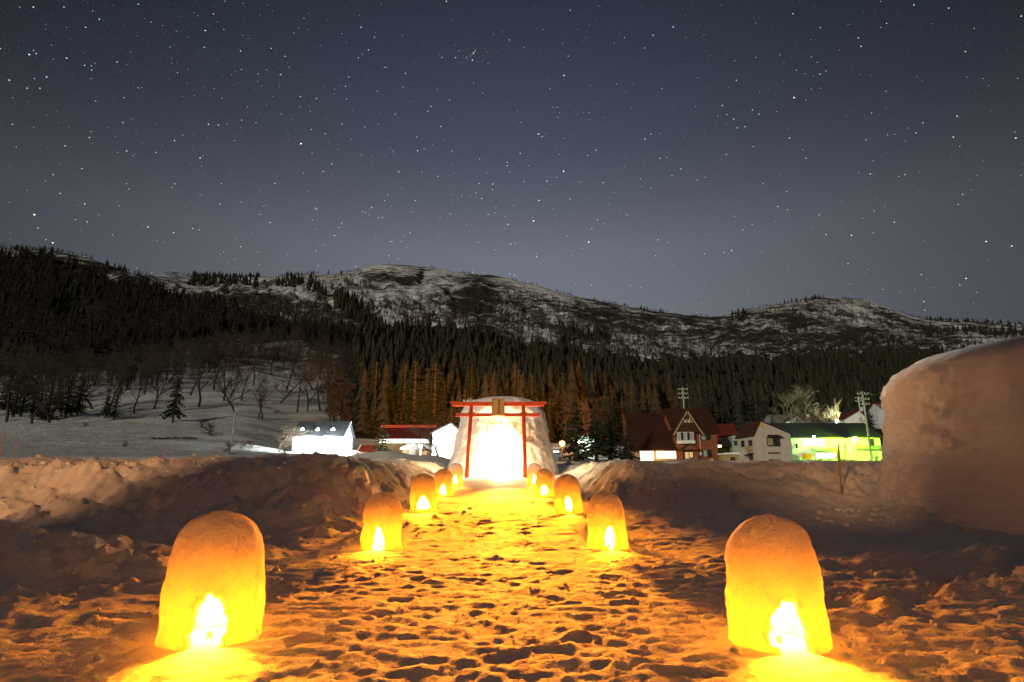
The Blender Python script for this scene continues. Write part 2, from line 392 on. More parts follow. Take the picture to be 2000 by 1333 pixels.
def ridge_dist(a): return np.interp(a, [-1.0, -0.70, -0.55, -0.3, 0.2, 0.5, 1.0], [820, 850, 1150, 1300, 1300, 1450, 1500])
LYK = np.log(YK)
def T_far(a, Y):
    """slope angle (z/Y) of the valley, hills and mountains"""
    a = np.asarray(a, float); Y = np.maximum(np.asarray(Y, float), 30.0)
    ca = np.clip(a, AC[0], AC[-1]-1e-6)
    i = np.clip(np.searchsorted(AC, ca, 'right')-1, 0, len(AC)-2); fa = (ca-AC[i])/(AC[i+1]-AC[i]); fa = fa*fa*(3-2*fa)
    ly = np.log(Y); lr = np.log(ridge_dist(a))
    j = np.clip(np.searchsorted(LYK, ly, 'right')-1, 0, len(YK)-2); fy = np.clip((ly-LYK[j])/(LYK[j+1]-LYK[j]), 0, 1)
    t = (TT[i, j]*(1-fa)+TT[i+1, j]*fa)*(1-fy) + (TT[i, j+1]*(1-fa)+TT[i+1, j+1]*fa)*fy
    ts = np.interp(a, A_SKY, T_SKY)
    t650 = TT[i, -1]*(1-fa)+TT[i+1, -1]*fa
    f = np.clip((ly-LYK[-1])/(lr-LYK[-1]), 0, 1)
    t = np.where(ly > LYK[-1], t650*(1-f)+ts*f, t)
    past = np.clip(ly-lr, 0, None)
    return t - past*0.6
PZ = np.array([(-60, -0.95), (3.45, -0.935), (8, -0.955), (9.8, -0.86), (11.7, -0.69), (16.3, -0.50), (19.5, -0.29), (22, -0.08), (26, 0.02), (34, 0.3), (60, 1.0)])
def footprints(x, y):
    """trampled snow: choppy small relief with scattered boot prints"""
    wx_ = x + 0.14*vnoise(x*2.1, y*2.1, 5) + 0.05*vnoise(x*7, y*7, 7); wy_ = y + 0.14*vnoise(x*1.9, y*2.3, 6) + 0.05*vnoise(x*7, y*7, 9)
    w = worley(wx_*2.3, wy_*3.1, 3); w2 = worley(wx_*6.0+9.0, wy_*8.0, 8)
    sel = sstep(0.0, 0.40, vnoise(x*1.1+3, y*1.1, 4))
    d = -0.024*sstep(0.34, 0.16, w)*sel + 0.007*sstep(0.50, 0.36, w)*sstep(0.26, 0.36, w)*sel - 0.006*sstep(0.42, 0.12, w2)
    return d + 0.007*fbm(x*1.3, y*1.9, 2, 21) + 0.012*fbm(x*5.0, y*7.0, 5, 31, 0.66)
LAMPS_XY = [(FX(a_, b_, c_), c_) for a_, b_, c_ in ((423, 1150, 3.72), (1509, 1150, 3.62), (746, 1030, 8.17), (1187, 1030, 8.17), (829, 965, 11.87), (1110, 965, 11.67), (866, 968, 15.6), (1066, 972, 15.4), (888, 948, 19.3), (1044, 948, 19.3))]
def ground(x, y, fine=True):
    x = np.asarray(x, float); y = np.asarray(y, float)
    Y = np.maximum(y, 0.5); a = x/np.maximum(y, 8.0)
    base = np.interp(y, PZ[:, 0], PZ[:, 1])
    w1 = fbm(x*0.5, y*0.5, 3, 41)
    # ploughed bank on the left of the path and its plateau
    yl = y + 0.55*w1 + np.clip(-3.0-x, 0, 3)*0.05
    ml = sstep(-2.35, -4.1, x + 0.16*fbm(x*0.8, y*0.8, 2, 43))
    kl = sstep(8.6, 12.9, yl)*ml
    top_l = 0.0235*y + 0.05*fbm(x*0.4, y*0.4, 3, 44) + 0.10*np.exp(-((x+4.5)/2.2)**2-((y-13.0)/1.6)**2)
    # bank on the right
    yr = y + 0.5*fbm(x*0.45, y*0.5, 3, 46) - 0.25*np.clip(x-7, 0, 4)
    mr = sstep(2.05, 3.5, x + 0.15*fbm(x*0.9, y*0.9, 2, 47))
    kr = sstep(12.2, 16.0, yr)*mr
    top_r = 0.0195*y + 0.05*fbm(x*0.4, y*0.4, 3, 48) + 0.16*np.exp(-((x-2.8)/0.9)**2-((y-17.5)/2.5)**2)
    z = base*(1-kl-kr) + top_l*kl + top_r*kr
    z = z + 0.44*np.exp(-((x+5.6)/1.9)**2-((y-6.3)/0.75)**2) + 0.36*np.exp(-((x-4.75)/0.55)**2-((y-4.9)/0.45)**2)
    z = z + 0.16*np.exp(-((x-5.6)/2.2)**2-((y-6.4)/0.5)**2) + 0.20*np.exp(-((x-8.0)/1.8)**2-((y-11.0)/0.5)**2)
    # far field
    k = sstep(24, 40, y)
    far = y*T_far(a, Y)
    far = far + 0.40*np.exp(-((x+14.5)/3.2)**2-((y-43)/2.5)**2) + 0.72*np.exp(-((x+8.9)/2.6)**2-((y-41)/2.5)**2) + 0.40*np.exp(-((x+5.6)/1.3)**2-((y-43)/2.5)**2)
    far = far + 0.45*np.exp(-((x-21.5)/4.0)**2-((y-70)/3)**2) + np.clip((y-48)/60, 0, 1)*0.5*fbm(x*0.05, y*0.06, 4, 51) + sstep(50, 70, y)*sstep(190, 140, y)*0.55*fbm(x*0.012, y*0.11+0.02*x, 3, 53)
    z = z*(1-k) + far*k
    if fine:
        bank = np.clip(4*kl*(1-kl)+4*kr*(1-kr), 0, 1)
        side = np.clip(sstep(1.9, 3.4, np.abs(x+0.15)), 0, 1)
        rough = 0.35*side + 0.9*bank + 0.8*np.exp(-((x+5.4)/2.4)**2-((y-6.1)/1.2)**2) + 0.9*np.exp(-((x-5.5)/3)**2-((y-5.6)/1.2)**2)
        rough = np.clip(rough + 0.45*kl + 0.45*kr, 0, 1.2)
        fade = sstep(46, 30, y)
        lump = (0.5-worley(x*2.4+0.5*w1, y*2.4, 13))*0.17 + (0.5-worley(x*6.2, y*6.2+w1, 14))*0.10 + 0.11*fbm(x*1.7, y*1.7, 6, 15, 0.64)
        lump = lump*(0.35+0.65*sstep(-0.25, 0.35, fbm(x*0.7, y*0.7, 2, 16)))
        streak = 0.045*fbm(x*1.5-y*0.9, (y+x*0.6)*0.35, 3, 17)*bank
        near = sstep(26, 18, y)
        foot = footprints(x, y)*sstep(3.6, 2.2, np.abs(x+0.1))*near + 0.45*footprints(x*1.13+7, y*1.1)*sstep(2.2, 3.6, np.abs(x+0.1))*(1-bank)*near
        calm = np.ones_like(z)
        for (lx, ly) in LAMPS_XY: calm = calm*(1-0.90*np.exp(-((x-lx)**2+(y-ly+0.10)**2)/0.13))
        z = z + (fade*(rough*lump + streak) + foot)*calm
    return z
def gz(x, y): return float(ground(np.array([x]), np.array([y]), False)[0])

def grid_mesh(name, X, Y, Z):
    r, c = X.shape
    V = np.stack([X.ravel(), Y.ravel(), Z.ravel()], 1)
    idx = np.arange(r*c).reshape(r, c)
    F = np.stack([idx[:-1, :-1].ravel(), idx[:-1, 1:].ravel(), idx[1:, 1:].ravel(), idx[1:, :-1].ravel()], 1)
    return np_mesh(name, V, F, True)
rows = np.exp(np.linspace(math.log(2.9), math.log(52.0), 530)) - 1.9
cols = np.linspace(-1.4, 1.4, 690)
A2, R2 = np.meshgrid(cols, rows)
GX, GY = A2*(R2+1.6), R2
tag(link_mesh('snow_ground', grid_mesh('snow_ground', GX, GY, ground(GX, GY)), SNOW), kind='structure')
bx, by = np.meshgrid(np.linspace(-70, 70, 140), np.concatenate([np.linspace(-60, 0.9, 60), np.linspace(1.5, 50.5, 45)]))
bz = ground(bx, by, False) - 0.02 - 0.28*sstep(0.2, 3.0, by)
tag(link_mesh('snow_yard', grid_mesh('snow_yard', bx, by, bz), SNOW), kind='structure')

rows = np.exp(np.linspace(math.log(50.5), math.log(2000.0), 290))
cols = np.linspace(-1.45, 1.45, 510)
A2, R2 = np.meshgrid(cols, rows)
GX, GY = A2*R2, R2
GZ = ground(GX, GY, False)
hill_n = fbm(GX*0.012, GY*0.012, 5, 61)*4.5*sstep(130, 400, GY)*sstep(0.0, 0.18, np.abs(np.log(GY/ridge_dist(A2))))
gul = (np.abs(fbm(A2*26, np.log(GY)*2.5, 3, 63)))*14*sstep(500, 900, GY)*sstep(0.0, 0.12, np.log(ridge_dist(A2)/GY))
crag = (1-np.abs(fbm(GX*0.016+0.006*GY, GY*0.012, 5, 65, 0.55)))*16 + fbm(GX*0.05, GY*0.05, 3, 66)*3
GZ = GZ + hill_n - gul + (crag-13)*sstep(560, 800, GY)*sstep(0.004, 0.10, np.log(ridge_dist(A2)/GY))
me = grid_mesh('mountain', GX, GY, GZ)
# cover: how much brush hides the snow (trees on the slopes are built on top of this)
V_ = (GZ/GY); vv = (V_*CT-ST)/(CT+V_*ST); PYg = 666.5-vv*FPX; PXg = 1000+A2*FPX*(CT-vv*ST)
cover = np.where(GY > 160, 0.10, -0.9) + 0.0*GX
cover = np.where(GY < 150, -0.9, cover)
def blob(px, py, rx, ry): return np.exp(-((PXg-px)/rx)**2-((PYg-py)/ry)**2)
cover += 0.20*blob(1180, 620, 240, 45) + 0.26*blob(1620, 650, 280, 55) + 0.3*blob(60, 590, 260, 80)
cover += 0.06*blob(740, 545, 70, 25) - 0.05*blob(850, 545, 60, 25) + 0.35*blob(930, 580, 60, 40) + 0.25*blob(480, 585, 110, 18) + 0.55*blob(145, 615, 55, 35) + 0.3*blob(180, 522, 90, 12)
cover -= 0.45*blob(400, 770, 330, 70)*(GY < 330)
cover += 0.75*blob(790, 549, 14, 8) + 0.6*blob(806, 551, 10, 5) + 0.7*blob(822, 538, 5, 8) + 0.3*blob(740, 540, 28, 10)
jit1 = fbm(GX*0.03, GY*0.03, 4, 81); jit2 = fbm(GX*0.03+50, GY*0.03, 4, 82)
def in_poly(poly):
    P = np.array(poly, float); ins = np.zeros(PXg.shape, bool)
    PXj, PYj = PXg+22*jit1, PYg+12*jit2
    for i in range(len(P)):
        x1, y1 = P[i]; x2, y2 = P[(i+1) % len(P)]
        ins ^= ((y1 > PYj) != (y2 > PYj)) & (PXj < (x2-x1)*(PYj-y1)/(y2-y1+1e-9)+x1)
    return ins
wood = in_poly([(682, 862), (682, 660), (760, 645), (830, 636), (900, 650), (1000, 672), (1100, 684), (1240, 706), (1400, 696), (1560, 696), (1800, 682), (2400, 690), (2400, 862), (1600, 868), (900, 866)])
wood |= in_poly([(-800, 735), (-800, 500), (90, 500), (200, 545), (270, 562), (400, 592), (560, 640), (690, 655), (690, 690), (560, 668), (440, 668), (330, 695), (200, 725), (60, 735)]) & ~(((PXg-142)/46)**2+((PYg-620)/36)**2 < 1+0.8*jit1)
cover = np.where(wood & (GY > 110), np.maximum(cover, 0.9), cover)
at_ = me.attributes.new('cover', 'FLOAT', 'POINT'); at_.data.foreach_set('value', cover.ravel().astype(np.float32))
tag(link_mesh('mountain', me, MOUNT), kind='structure')

# ------------------------------------------------------------------ snow shells: lanterns and domes
def shell_mesh(name, R, H, wall, nt, nz, hole=None, face=0.0, taper=0.06, flat=0.45, seed=0, amp=0.012, nscale=7.0, rough_fn=None, lean=(0, 0), expo=2.6, Hin=None, solid=False):
    """closed hollow snow shell; hole=(cx, cz, rx, rz, seed) cut through the wall in direction `face` (0 = towards the camera, -y)"""
    rg = np.random.default_rng(seed)
    th = np.linspace(-np.pi, np.pi, nt, endpoint=False); t = np.linspace(0, 1, nz)
    def prof(R, H):
        zs = flat*H
        cut = 0.62
        zz = np.where(t < cut, t/cut*zs, zs); rr = np.where(t < cut, R*(1-taper*t/cut), 0)
        q = np.clip((t-cut)/(1-cut), 0, 1)*np.pi/2
        R1 = R*(1-taper)
        rr = np.where(t >= cut, R1*np.cos(q)**(2/expo), rr); zz = np.where(t >= cut, zs+(H-zs)*np.sin(q)**(2/expo*0.95), zz)
        return np.maximum(rr, 0.004*R), zz
    ro, zo = prof(R, H); ri, zi = prof(R-wall, H-wall*1.15 if Hin is None else Hin)
    TH, RO = np.meshgrid(th, ro); ZO = np.repeat(zo[:, None], nt, 1); RI = np.repeat(ri[:, None], nt, 1); ZI = np.repeat(zi[:, None], nt, 1)
    keep = np.ones((nz-1, nt), bool)
    if hole:
        cx, cz, rx, rz, hs = hole
        def hr(phi):
            return 1 + 0.05*np.sin(2*phi+hs) + 0.07*np.sin(3*phi+2.1*hs) + 0.05*np.sin(7*phi+hs*3.3) + 0.03*np.sin(13*phi+hs)
        def inside(X, Z):
            dx, dz = (X-cx)/rx, (Z-cz)/rz; dx = dx*(1+0.38*dz)
            return np.sqrt(dx*dx+dz*dz)/hr(np.arctan2(dz, dx))
        thc = TH[:-1]+np.pi/nt; rc = (RO[:-1]+RO[1:])/2; zc = (ZO[:-1]+ZO[1:])/2
        keep = ~((inside(rc*np.sin(thc), zc) < 1) & (np.abs(thc) < 1.45))
        # snap rim vertices to the outline
        cnt = np.zeros((nz, nt), int)
        for dz in (0, 1):
            for dt in (0, 1):
                k = np.zeros((nz, nt), int); k[dz:dz+nz-1] = np.roll(keep.astype(int), dt, 1); cnt += k
        rim = (cnt > 0) & (cnt < 4); rim[0] = (cnt[0] == 1); rim[-1] = False
        X = RO*np.sin(TH); s = inside(X, ZO)
        dxx, dzz = X-cx, ZO-cz; f = np.where(rim, np.clip(1/np.maximum(s, 0.3), 0.85, 1.18), 1)
        Xn, Zn = cx+dxx*f, cz+dzz*f; Zn = np.maximum(Zn, 0)
        m = rim & (np.abs(TH) < 1.45)
        TH = np.where(m, np.arcsin(np.clip(Xn/RO, -0.98, 0.98)), TH)
        dzs = np.where(m, Zn-ZO, 0); ZO = ZO+dzs; ZI = ZI+np.where(m, dzs*0.95, 0)
        ZI = np.maximum(ZI, 0)
        if Hin is not None: ZI = np.where(m, np.minimum(ZO, Hin*0.9), ZI)
    def disp(Rr, Zz, sgn, sd):
        n = fbm(TH*R*nscale*0.6+3, Zz*nscale*0.6, 4, sd) * amp*1.6
        # periodic seam blend
        w = sstep(0.75*np.pi, np.pi, np.abs(TH)); n = n*(1-w)
        if rough_fn is not None and sgn > 0: n = n + rough_fn(TH, Zz)
        return n
    fade = np.clip(ro/(0.35*R), 0, 1)[:, None]
    no = disp(RO, ZO, 1, seed+5)
    Rx = RO + no*fade; Zx = ZO + no*0.7*(1-fade)
    lz = ZO/H
    ang = TH - np.pi/2 + face
    Vo = np.stack([Rx*np.cos(ang)+lean[0]*lz, Rx*np.sin(ang)+lean[1]*lz, Zx], -1).reshape(-1, 3)
    Vi = np.stack([RI*np.cos(ang)+lean[0]*lz, RI*np.sin(ang)+lean[1]*lz, ZI], -1).reshape(-1, 3)
    N = nz*nt; idx = np.arange(N).reshape(nz, nt); nx = np.roll(idx, -1, 1)
    q = np.stack([idx[:-1], nx[:-1], nx[1:], idx[1:]], -1)[keep]
    F = [q, q[:, ::-1]+N]
    if solid:
        me = np_mesh(name, Vo, q, True); return me, None
    # rim walls
    rims = []
    kl = np.roll(keep, 1, 1)
    i, j = np.where(keep & ~kl); rims.append(np.stack([idx[i+1, j], idx[i, j], idx[i, j]+N, idx[i+1, j]+N], 1)[:, ::-1])
    i, j = np.where(~keep & kl); rims.append(np.stack([idx[i, j], idx[i+1, j], idx[i+1, j]+N, idx[i, j]+N], 1)[:, ::-1])
    up = keep[1:]; dn = keep[:-1]
    i, j = np.where(up & ~dn); rims.append(np.stack([idx[i+1, j], nx[i+1, j], nx[i+1, j]+N, idx[i+1, j]+N], 1)[:, ::-1])
    i, j = np.where(~up & dn); rims.append(np.stack([nx[i+1, j], idx[i+1, j], idx[i+1, j]+N, nx[i+1, j]+N], 1)[:, ::-1])
    j = np.where(keep[0])[0]; rims.append(np.stack([idx[0, j], idx[0, j]+N, nx[0, j]+N, nx[0, j]], 1))
    F += [r for r in rims if len(r)]
    me = np_mesh(name, np.concatenate([Vo, Vi]), np.concatenate(F), True)
    mi = np.zeros(len(me.polygons), np.int32); mi[len(q):2*len(q)] = 1
    return me, mi

CANDLE_COL = (1.0, 0.27, 0.006)
LANTERNS = [
 # px, base py, Y, height, radius, hole(dx/R, dz/H, rx/R, rz/H), facing, where, power
 ( 423, 1150, 3.72, 0.715, 0.288, ( 0.05, 0.195, 0.36, 0.240), 0.34, 'nearest snow lantern on the left of the path', 1.0),
 (1509, 1150, 3.62, 0.70, 0.278, ( 0.12, 0.190, 0.40, 0.235), -0.26, 'nearest snow lantern on the right of the path', 1.0),
 ( 746, 1030, 8.17, 0.73, 0.275, (-0.12, 0.19, 0.34, 0.23), 0.16, 'second snow lantern from the camera on the left of the path', 1.0),
 (1187, 1030, 8.17, 0.73, 0.272, ( 0.05, 0.235, 0.32, 0.21), -0.05, 'second snow lantern from the camera on the right of the path', 1.0),
 ( 829, 965, 11.87, 0.73, 0.275, ( 0.05, 0.24, 0.52, 0.21), 0.05, 'third snow lantern on the left, with a wide round glowing opening', 1.0),
 (1110, 965, 11.67, 0.73, 0.275, ( 0.00, 0.26, 0.30, 0.22), -0.05, 'third snow lantern on the right, with a tall narrow glowing opening', 1.0),
 ( 866, 968, 15.6, 0.72, 0.270, ( 0.00, 0.26, 0.40, 0.20), 0.04, 'fourth snow lantern on the left of the path', 1.0),
 (1066, 972, 15.4, 0.72, 0.270, (-0.15, 0.28, 0.45, 0.20), -0.04, 'fourth snow lantern on the right of the path', 1.0),
 ( 888, 948, 19.3, 0.72, 0.270, ( 0.10, 0.30, 0.36, 0.24), 0.04, 'farthest snow lantern on the left, beside the red gate post', 1.0),
 (1044, 948, 19.3, 0.72, 0.270, ( 0.00, 0.30, 0.36, 0.24), -0.04, 'farthest snow lantern on the right, beside the red gate post', 1.0),
]
for i, (px, py, Y, h, r, hl, fc, where, pw) in enumerate(LANTERNS):
    x = FX(px, py, Y); zb = gz(x, Y) - 0.05; h2 = h+0.05
    res = (180, 124) if i < 2 else ((90, 64) if i < 4 else (64, 46))
    t = empty('snow_lantern', (x, Y, zb), where, 'snow lantern', 'snow lanterns lining the path')
    me, mi_ = shell_mesh('snow_shell', r, h2, 0.07, res[0], res[1], hole=(hl[0]*r, 0.05+hl[1]*h, hl[2]*r, hl[3]*h, i*1.7+0.6), face=fc, seed=100+i, amp=0.009+0.003*(i % 3), nscale=7.5, taper=0.07, flat=0.58,
                    lean=(rnd.uniform(-0.035, 0.035), rnd.uniform(-0.02, 0.03)), expo=2.25)
    link_mesh('snow_shell', me, SHELL, t); me.materials.append(SHELL_IN); me.polygons.foreach_set('material_index', mi_)
    cp = empty('candle', (x, Y-0.02, zb+0.05), 'lit candle inside the ' + where, 'candle', 'candles burning inside the snow lanterns')
    b = MB(); b.lathe([(0.016, zb+0.03), (0.016, zb+0.085), (0.013, zb+0.09), (0.004, zb+0.087)], x, Y-0.02, 12); b.build('wax', WAX, cp, True)
    b = MB(); b.lathe([(0.003, zb+0.092), (0.013, zb+0.112), (0.012, zb+0.13), (0.004, zb+0.16), (0.001, zb+0.175)], x, Y-0.02, 10); fl = b.build('flame', FLAME, cp, True)
    point('candle_light', (x, Y+0.06, zb+0.27), 950*pw, CANDLE_COL, 0.13, cp)

# big kamakura behind the gate, with its doorway towards the path
KX, KY = FX(982, 900, 27.0), 27.0
kz = gz(KX, KY) - 0.15
t = empty('snow_hut', (KX, KY, kz), 'tall snow hut behind the red gate, its doorway glowing white', 'snow hut')
me, mi_ = shell_mesh('snow_shell', 2.6, FZ(777, 27.0)-kz, 0.42, 150, 110, hole=(0.0, 0.75, 0.62, 1.7, 2.0), face=0.0, seed=301, amp=0.05, nscale=2.2, taper=0.24, flat=0.70, expo=2.6)
link_mesh('snow_shell', me, SNOW_DOME, t)
lp = Vector((FX(978, 915, 23.9), 23.9, gz(0, 23.9)))
tl = empty('floor_lamp', lp, 'glaring warm lamp on the snow before the hut doorway', 'lamp')
b = MB(); b.lathe([(0.05, lp.z-0.03), (0.16, lp.z), (0.16, lp.z+0.05), (0.04, lp.z+0.08), (0.04, lp.z+0.2)], lp.x, lp.y, 14); b.build('stand', METAL, tl)
b = MB(); b.lathe([(0.05, lp.z+0.2), (0.17, lp.z+0.27), (0.22, lp.z+0.38), (0.20, lp.z+0.50), (0.10, lp.z+0.60), (0.02, lp.z+0.62)], lp.x, lp.y, 18); b.build('globe', LAMP_WARM, tl, True)
point('floor_lamp_light', (lp.x, lp.y-0.35, lp.z+0.55), 1500, (1.0, 0.58, 0.22), 0.12, tl)
b = MB(); b.tube([(lp.x+0.3, lp.y, lp.z-0.05), (lp.x+0.3, lp.y, lp.z+1.72)], 0.03, 8); b.build('flood_post', METAL, tl)
b = MB(); b.box(lp.x+0.12, lp.x+0.48, lp.y-0.10, lp.y+0.06, lp.z+1.7, lp.z+2.0); b.build('flood_housing', METAL, tl)
b = MB(); b.box(lp.x+0.14, lp.x+0.46, lp.y-0.125, lp.y-0.102, lp.z+1.72, lp.z+1.98); b.build('flood_lens', LAMP_WARM, tl)
spot('path_flood', (lp.x+0.3, lp.y-0.5, lp.z+1.85), (0, 7, -0.9), 54000, (1.0, 0.262, 0.006), 27, 1.0, 0.35, tl)
hp = Vector((KX+0.2, KY-0.3, gz(KX, KY)))
th_ = empty('hut_lamp', hp, 'lamp inside the tall snow hut behind the gate', 'lamp')
b = MB(); b.lathe([(0.10, hp.z), (0.10, hp.z+0.05), (0.03, hp.z+0.08), (0.03, hp.z+0.3)], hp.x, hp.y, 12); b.build('stand', METAL, th_)
b = MB(); b.lathe([(0.03, hp.z+0.3), (0.12, hp.z+0.36), (0.13, hp.z+0.48), (0.05, hp.z+0.56)], hp.x, hp.y, 14); b.build('globe', LAMP_WARM, th_, True)
point('hut_lamp_light', (hp.x, hp.y, hp.z+0.8), 900, (1.0, 0.78, 0.45), 0.1, th_)

# big dome cut by the right edge
def dome_rough(TH, Z):
    m = sstep(-0.62, -0.86, TH+0.08*vnoise(TH*3, Z*2, 76))*sstep(-2.9, -2.5, TH)
    return m*(0.07*fbm(TH*10, Z*2.4, 3, 77) + 0.075*np.clip(fbm(TH*22, Z*5.0, 4, 78), -0.6, 0.35)) + 0.010*fbm(TH*5, Z*8, 3, 79)
DX, DY = 11.2, 11.0
dz = gz(7.5, 9) - 0.1
t = empty('snow_dome', (DX, DY, dz), 'huge rounded snow dome cut off by the right edge', 'snow dome')
me, mi_ = shell_mesh('snow_shell', 3.72, 3.58, 0.6, 340, 180, solid=True, hole=None, face=-0.62, seed=401, amp=0.03, nscale=1.2, taper=0.10, flat=0.68, rough_fn=dome_rough, expo=3.0)
link_mesh('snow_shell', me, SNOW_DOME, t)

# sodium street lamp outside the frame, and a snow wall added to shape its light
wall_top = [(-10.6, -0.9), (-10.2, 2.0), (-9.8, 4.2), (-9.4, 4.9), (-7.5, 5.0), (-6.75, 4.9), (-6.4, 4.40), (-5.6, 4.38), (-5.3, 5.4), (-4.3, 5.6), (0.5, 5.4), (4, 4.8), (10, 4.0), (15, 2.6), (17, -0.9)]  # top edge and notch shaped to set where the lamp's light falls
wx = np.linspace(-10.6, 17, 190); wt = np.linspace(-1, 1, 25)
WX, WT = np.meshgrid(wx, wt)
wh_ = np.interp(WX, [p[0] for p in wall_top], [p[1] for p in wall_top]) + 0.12*fbm(WX*1.3, WX*0, 3, 91)
WZ = -1.1 + (wh_+1.1)*(1-np.abs(WT)**3.5) + 0.06*fbm(WX*2, WT*3, 3, 92)
wl_ = grid_mesh('shade_wall', WX, -6.0+WT*1.3+0.1*fbm(WX*0.8, WT*2, 3, 93), WZ)
tag(link_mesh('shade_wall', wl_, SNOW_DOME), 'unseen wall of heaped snow added behind the viewpoint, shaped to shade the left bank', 'light blocker')
t = empty('moon_blocker', (-4, -29, -1.2), 'long hall behind the viewpoint added unseen to keep the moon off the foreground', 'blocker')  # unseen block added to shade the foreground from the moonlight
b = MB(); b.prism_x([(-33, -1.2), (-33, 6.5), (-29, 11.9), (-25, 6.5), (-25, -1.2)], -42, 34); b.build('wall', TIMBER, t)
b = MB(); b.slab((-42.5, -24.6, 6.3), (34.5, -24.6, 6.3), (34.5, -29, 12.05), (-42.5, -29, 12.05), -0.12); b.slab((34.5, -33.4, 6.3), (-42.5, -33.4, 6.3), (-42.5, -29.002, 12.05), (34.5, -29.002, 12.05), -0.12); b.build('roof', ROOF_DARK, t)
for k in range(9):
    x = -38+8.4*k; b = MB(); b.box(x, x+3, -24.99, -24.92, 1.2, 3.4); f = b.build('window', FRAME_WHITE, t); b = MB(); b.box(x+0.1, x+2.9, -24.915, -24.90, 1.3, 3.3); b.build('pane', DARKGLASS, f)
SLX, SLY, SLZ = -10.5, -12.95, 6.3
t = empty('street_lamp', (SLX, SLY, -1.0), 'sodium street lamp behind the added snow wall lighting the left bank orange', 'street lamp')
b = MB(); b.tube([(SLX, SLY, -1.0), (SLX, SLY, SLZ+0.3), (SLX, SLY+0.5, SLZ+0.5), (SLX, SLY+0.9, SLZ+0.45)], [0.09, 0.06, 0.05, 0.05], 8); b.build('pole', METAL, t)
b = MB(); b.lathe([(0.20, SLZ+0.28), (0.16, SLZ+0.42), (0.05, SLZ+0.48)], SLX, SLY+0.95, 14); b.build('lamp_head', METAL, t)
b = MB(); b.lathe([(0.04, SLZ+0.14), (0.14, SLZ+0.2), (0.17, SLZ+0.275)], SLX, SLY+0.95, 14); b.build('bulb', LAMP_ORANGE, t)
point('sodium_light', (SLX, SLY+0.95, SLZ), 19500, (1.0, 0.46, 0.18), 0.30, t)

# ------------------------------------------------------------------ torii gate
GYt = 22.6
gl, gr_ = FX(911, 930, GYt), FX(1026, 930, GYt)
zl = gz(gl, GYt)-0.15
tor = empty('torii_gate', (0.5*(gl+gr_), GYt, zl), 'red wooden torii gate with a plaque, before the glowing snow hut', 'gate')
ztop = FZ(784, GYt); zk1 = FZ(793, GYt)
for sx, xb, xt in ((-1, gl, FX(921, 795, GYt)), (1, gr_, FX(1022, 795, GYt))):
    b = MB(); b.tube([(xb, GYt, zl), ((xb+xt)/2, GYt, (zl+zk1)/2), (xt, GYt, zk1+0.02)], [0.085, 0.08, 0.075], 20); b.build('post', RED, tor, True)
xa, xb = FX(881, 788, GYt), FX(1065, 788, GYt)
b = MB(); n = 14
for k in range(n):
    u0, u1 = k/n, (k+1)/n
    def kz_(u): return 0.03*abs(2*u-1)**3
    x0, x1 = xa+(xb-xa)*u0, xa+(xb-xa)*u1
    th = 0.165
    p = lambda x, u, s, y: (x, GYt+y, zk1 - 0.02 + kz_(u)*0.6 + s*th)
    e0 = 0.06 if k == 0 else 0; e1 = 0.06 if k == n-1 else 0
    b.add([p(x0+e0, u0, 0, -.10), p(x1-e1, u1, 0, -.10), p(x1-e1, u1, 0, .10), p(x0+e0, u0, 0, .10),
           p(x0-e0, u0, 1, -.15), p(x1+e1, u1, 1, -.15), p(x1+e1, u1, 1, .15), p(x0-e0, u0, 1, .15)],
          [(3,2,1,0),(4,5,6,7),(0,1,5,4),(1,2,6,5),(2,3,7,6),(3,0,4,7)])
b.build('top_beam', RED, tor)
zn0, zn1 = FZ(814, GYt), FZ(807.5, GYt)
b = MB(); b.box(FX(890, 811, GYt), FX(1055, 811, GYt), GYt-0.055, GYt+0.055, zn0, zn1); b.build('tie_beam', RED, tor)
for xm in (FX(920.5, 808, GYt), FX(1022.5, 808, GYt)):
    for s in (-1, 1):
        b = MB(); b.prism([(xm+s*0.08-0.05, zn1), (xm+s*0.08+0.05, zn1), (xm+s*0.08+0.04, zn1+0.05), (xm+s*0.08-0.04, zn1+0.035)], GYt-0.07, GYt+0.07); b.build('wedge', RED, tor)
px0, px1, pz0, pz1 = FX(961, 798, GYt), FX(986, 798, GYt), FZ(813, GYt), FZ(780, GYt)
b = MB(); b.box(px0, px1, GYt-0.215, GYt-0.16, pz0, pz1); pl = b.build('plaque', PLAQUE, tor)
b = MB(); w = 0.05
b.box(px0, px0+w, GYt-0.235, GYt-0.218, pz0, pz1); b.box(px1-w, px1, GYt-0.235, GYt-0.218, pz0, pz1); b.box(px0+w, px1-w, GYt-0.234, GYt-0.218, pz1-w, pz1); b.box(px0+w, px1-w, GYt-0.234, GYt-0.218, pz0, pz0+w)
b.build('plaque_frame', PLAQUE_F, pl)
chars = 'かまくら神社'
ch_h = (pz1-pz0-0.14)/len(chars)
for k, ch in enumerate(chars):
    cu = bpy.data.curves.new('lettering', 'FONT'); cu.body = ch; cu.size = ch_h*1.12; cu.extrude = 0.003; cu.align_x = 'CENTER'; cu.align_y = 'CENTER'; cu.offset = 0.004
    to = bpy.data.objects.new('lettering_tmp', cu); COL.objects.link(to)
    dg = bpy.context.evaluated_depsgraph_get(); me = bpy.data.meshes.new_from_object(to.evaluated_get(dg))
    bpy.data.objects.remove(to)
    if len(me.vertices) == 0: continue
    me.materials.clear()
    o = link_mesh('lettering', me, INK, pl)
    o.rotation_euler = (math.pi/2, 0, 0)
    o.location = Vector((0.5*(px0+px1)+0.03, GYt-0.2175, pz1-0.07-ch_h*(k+0.5))) - tor.location
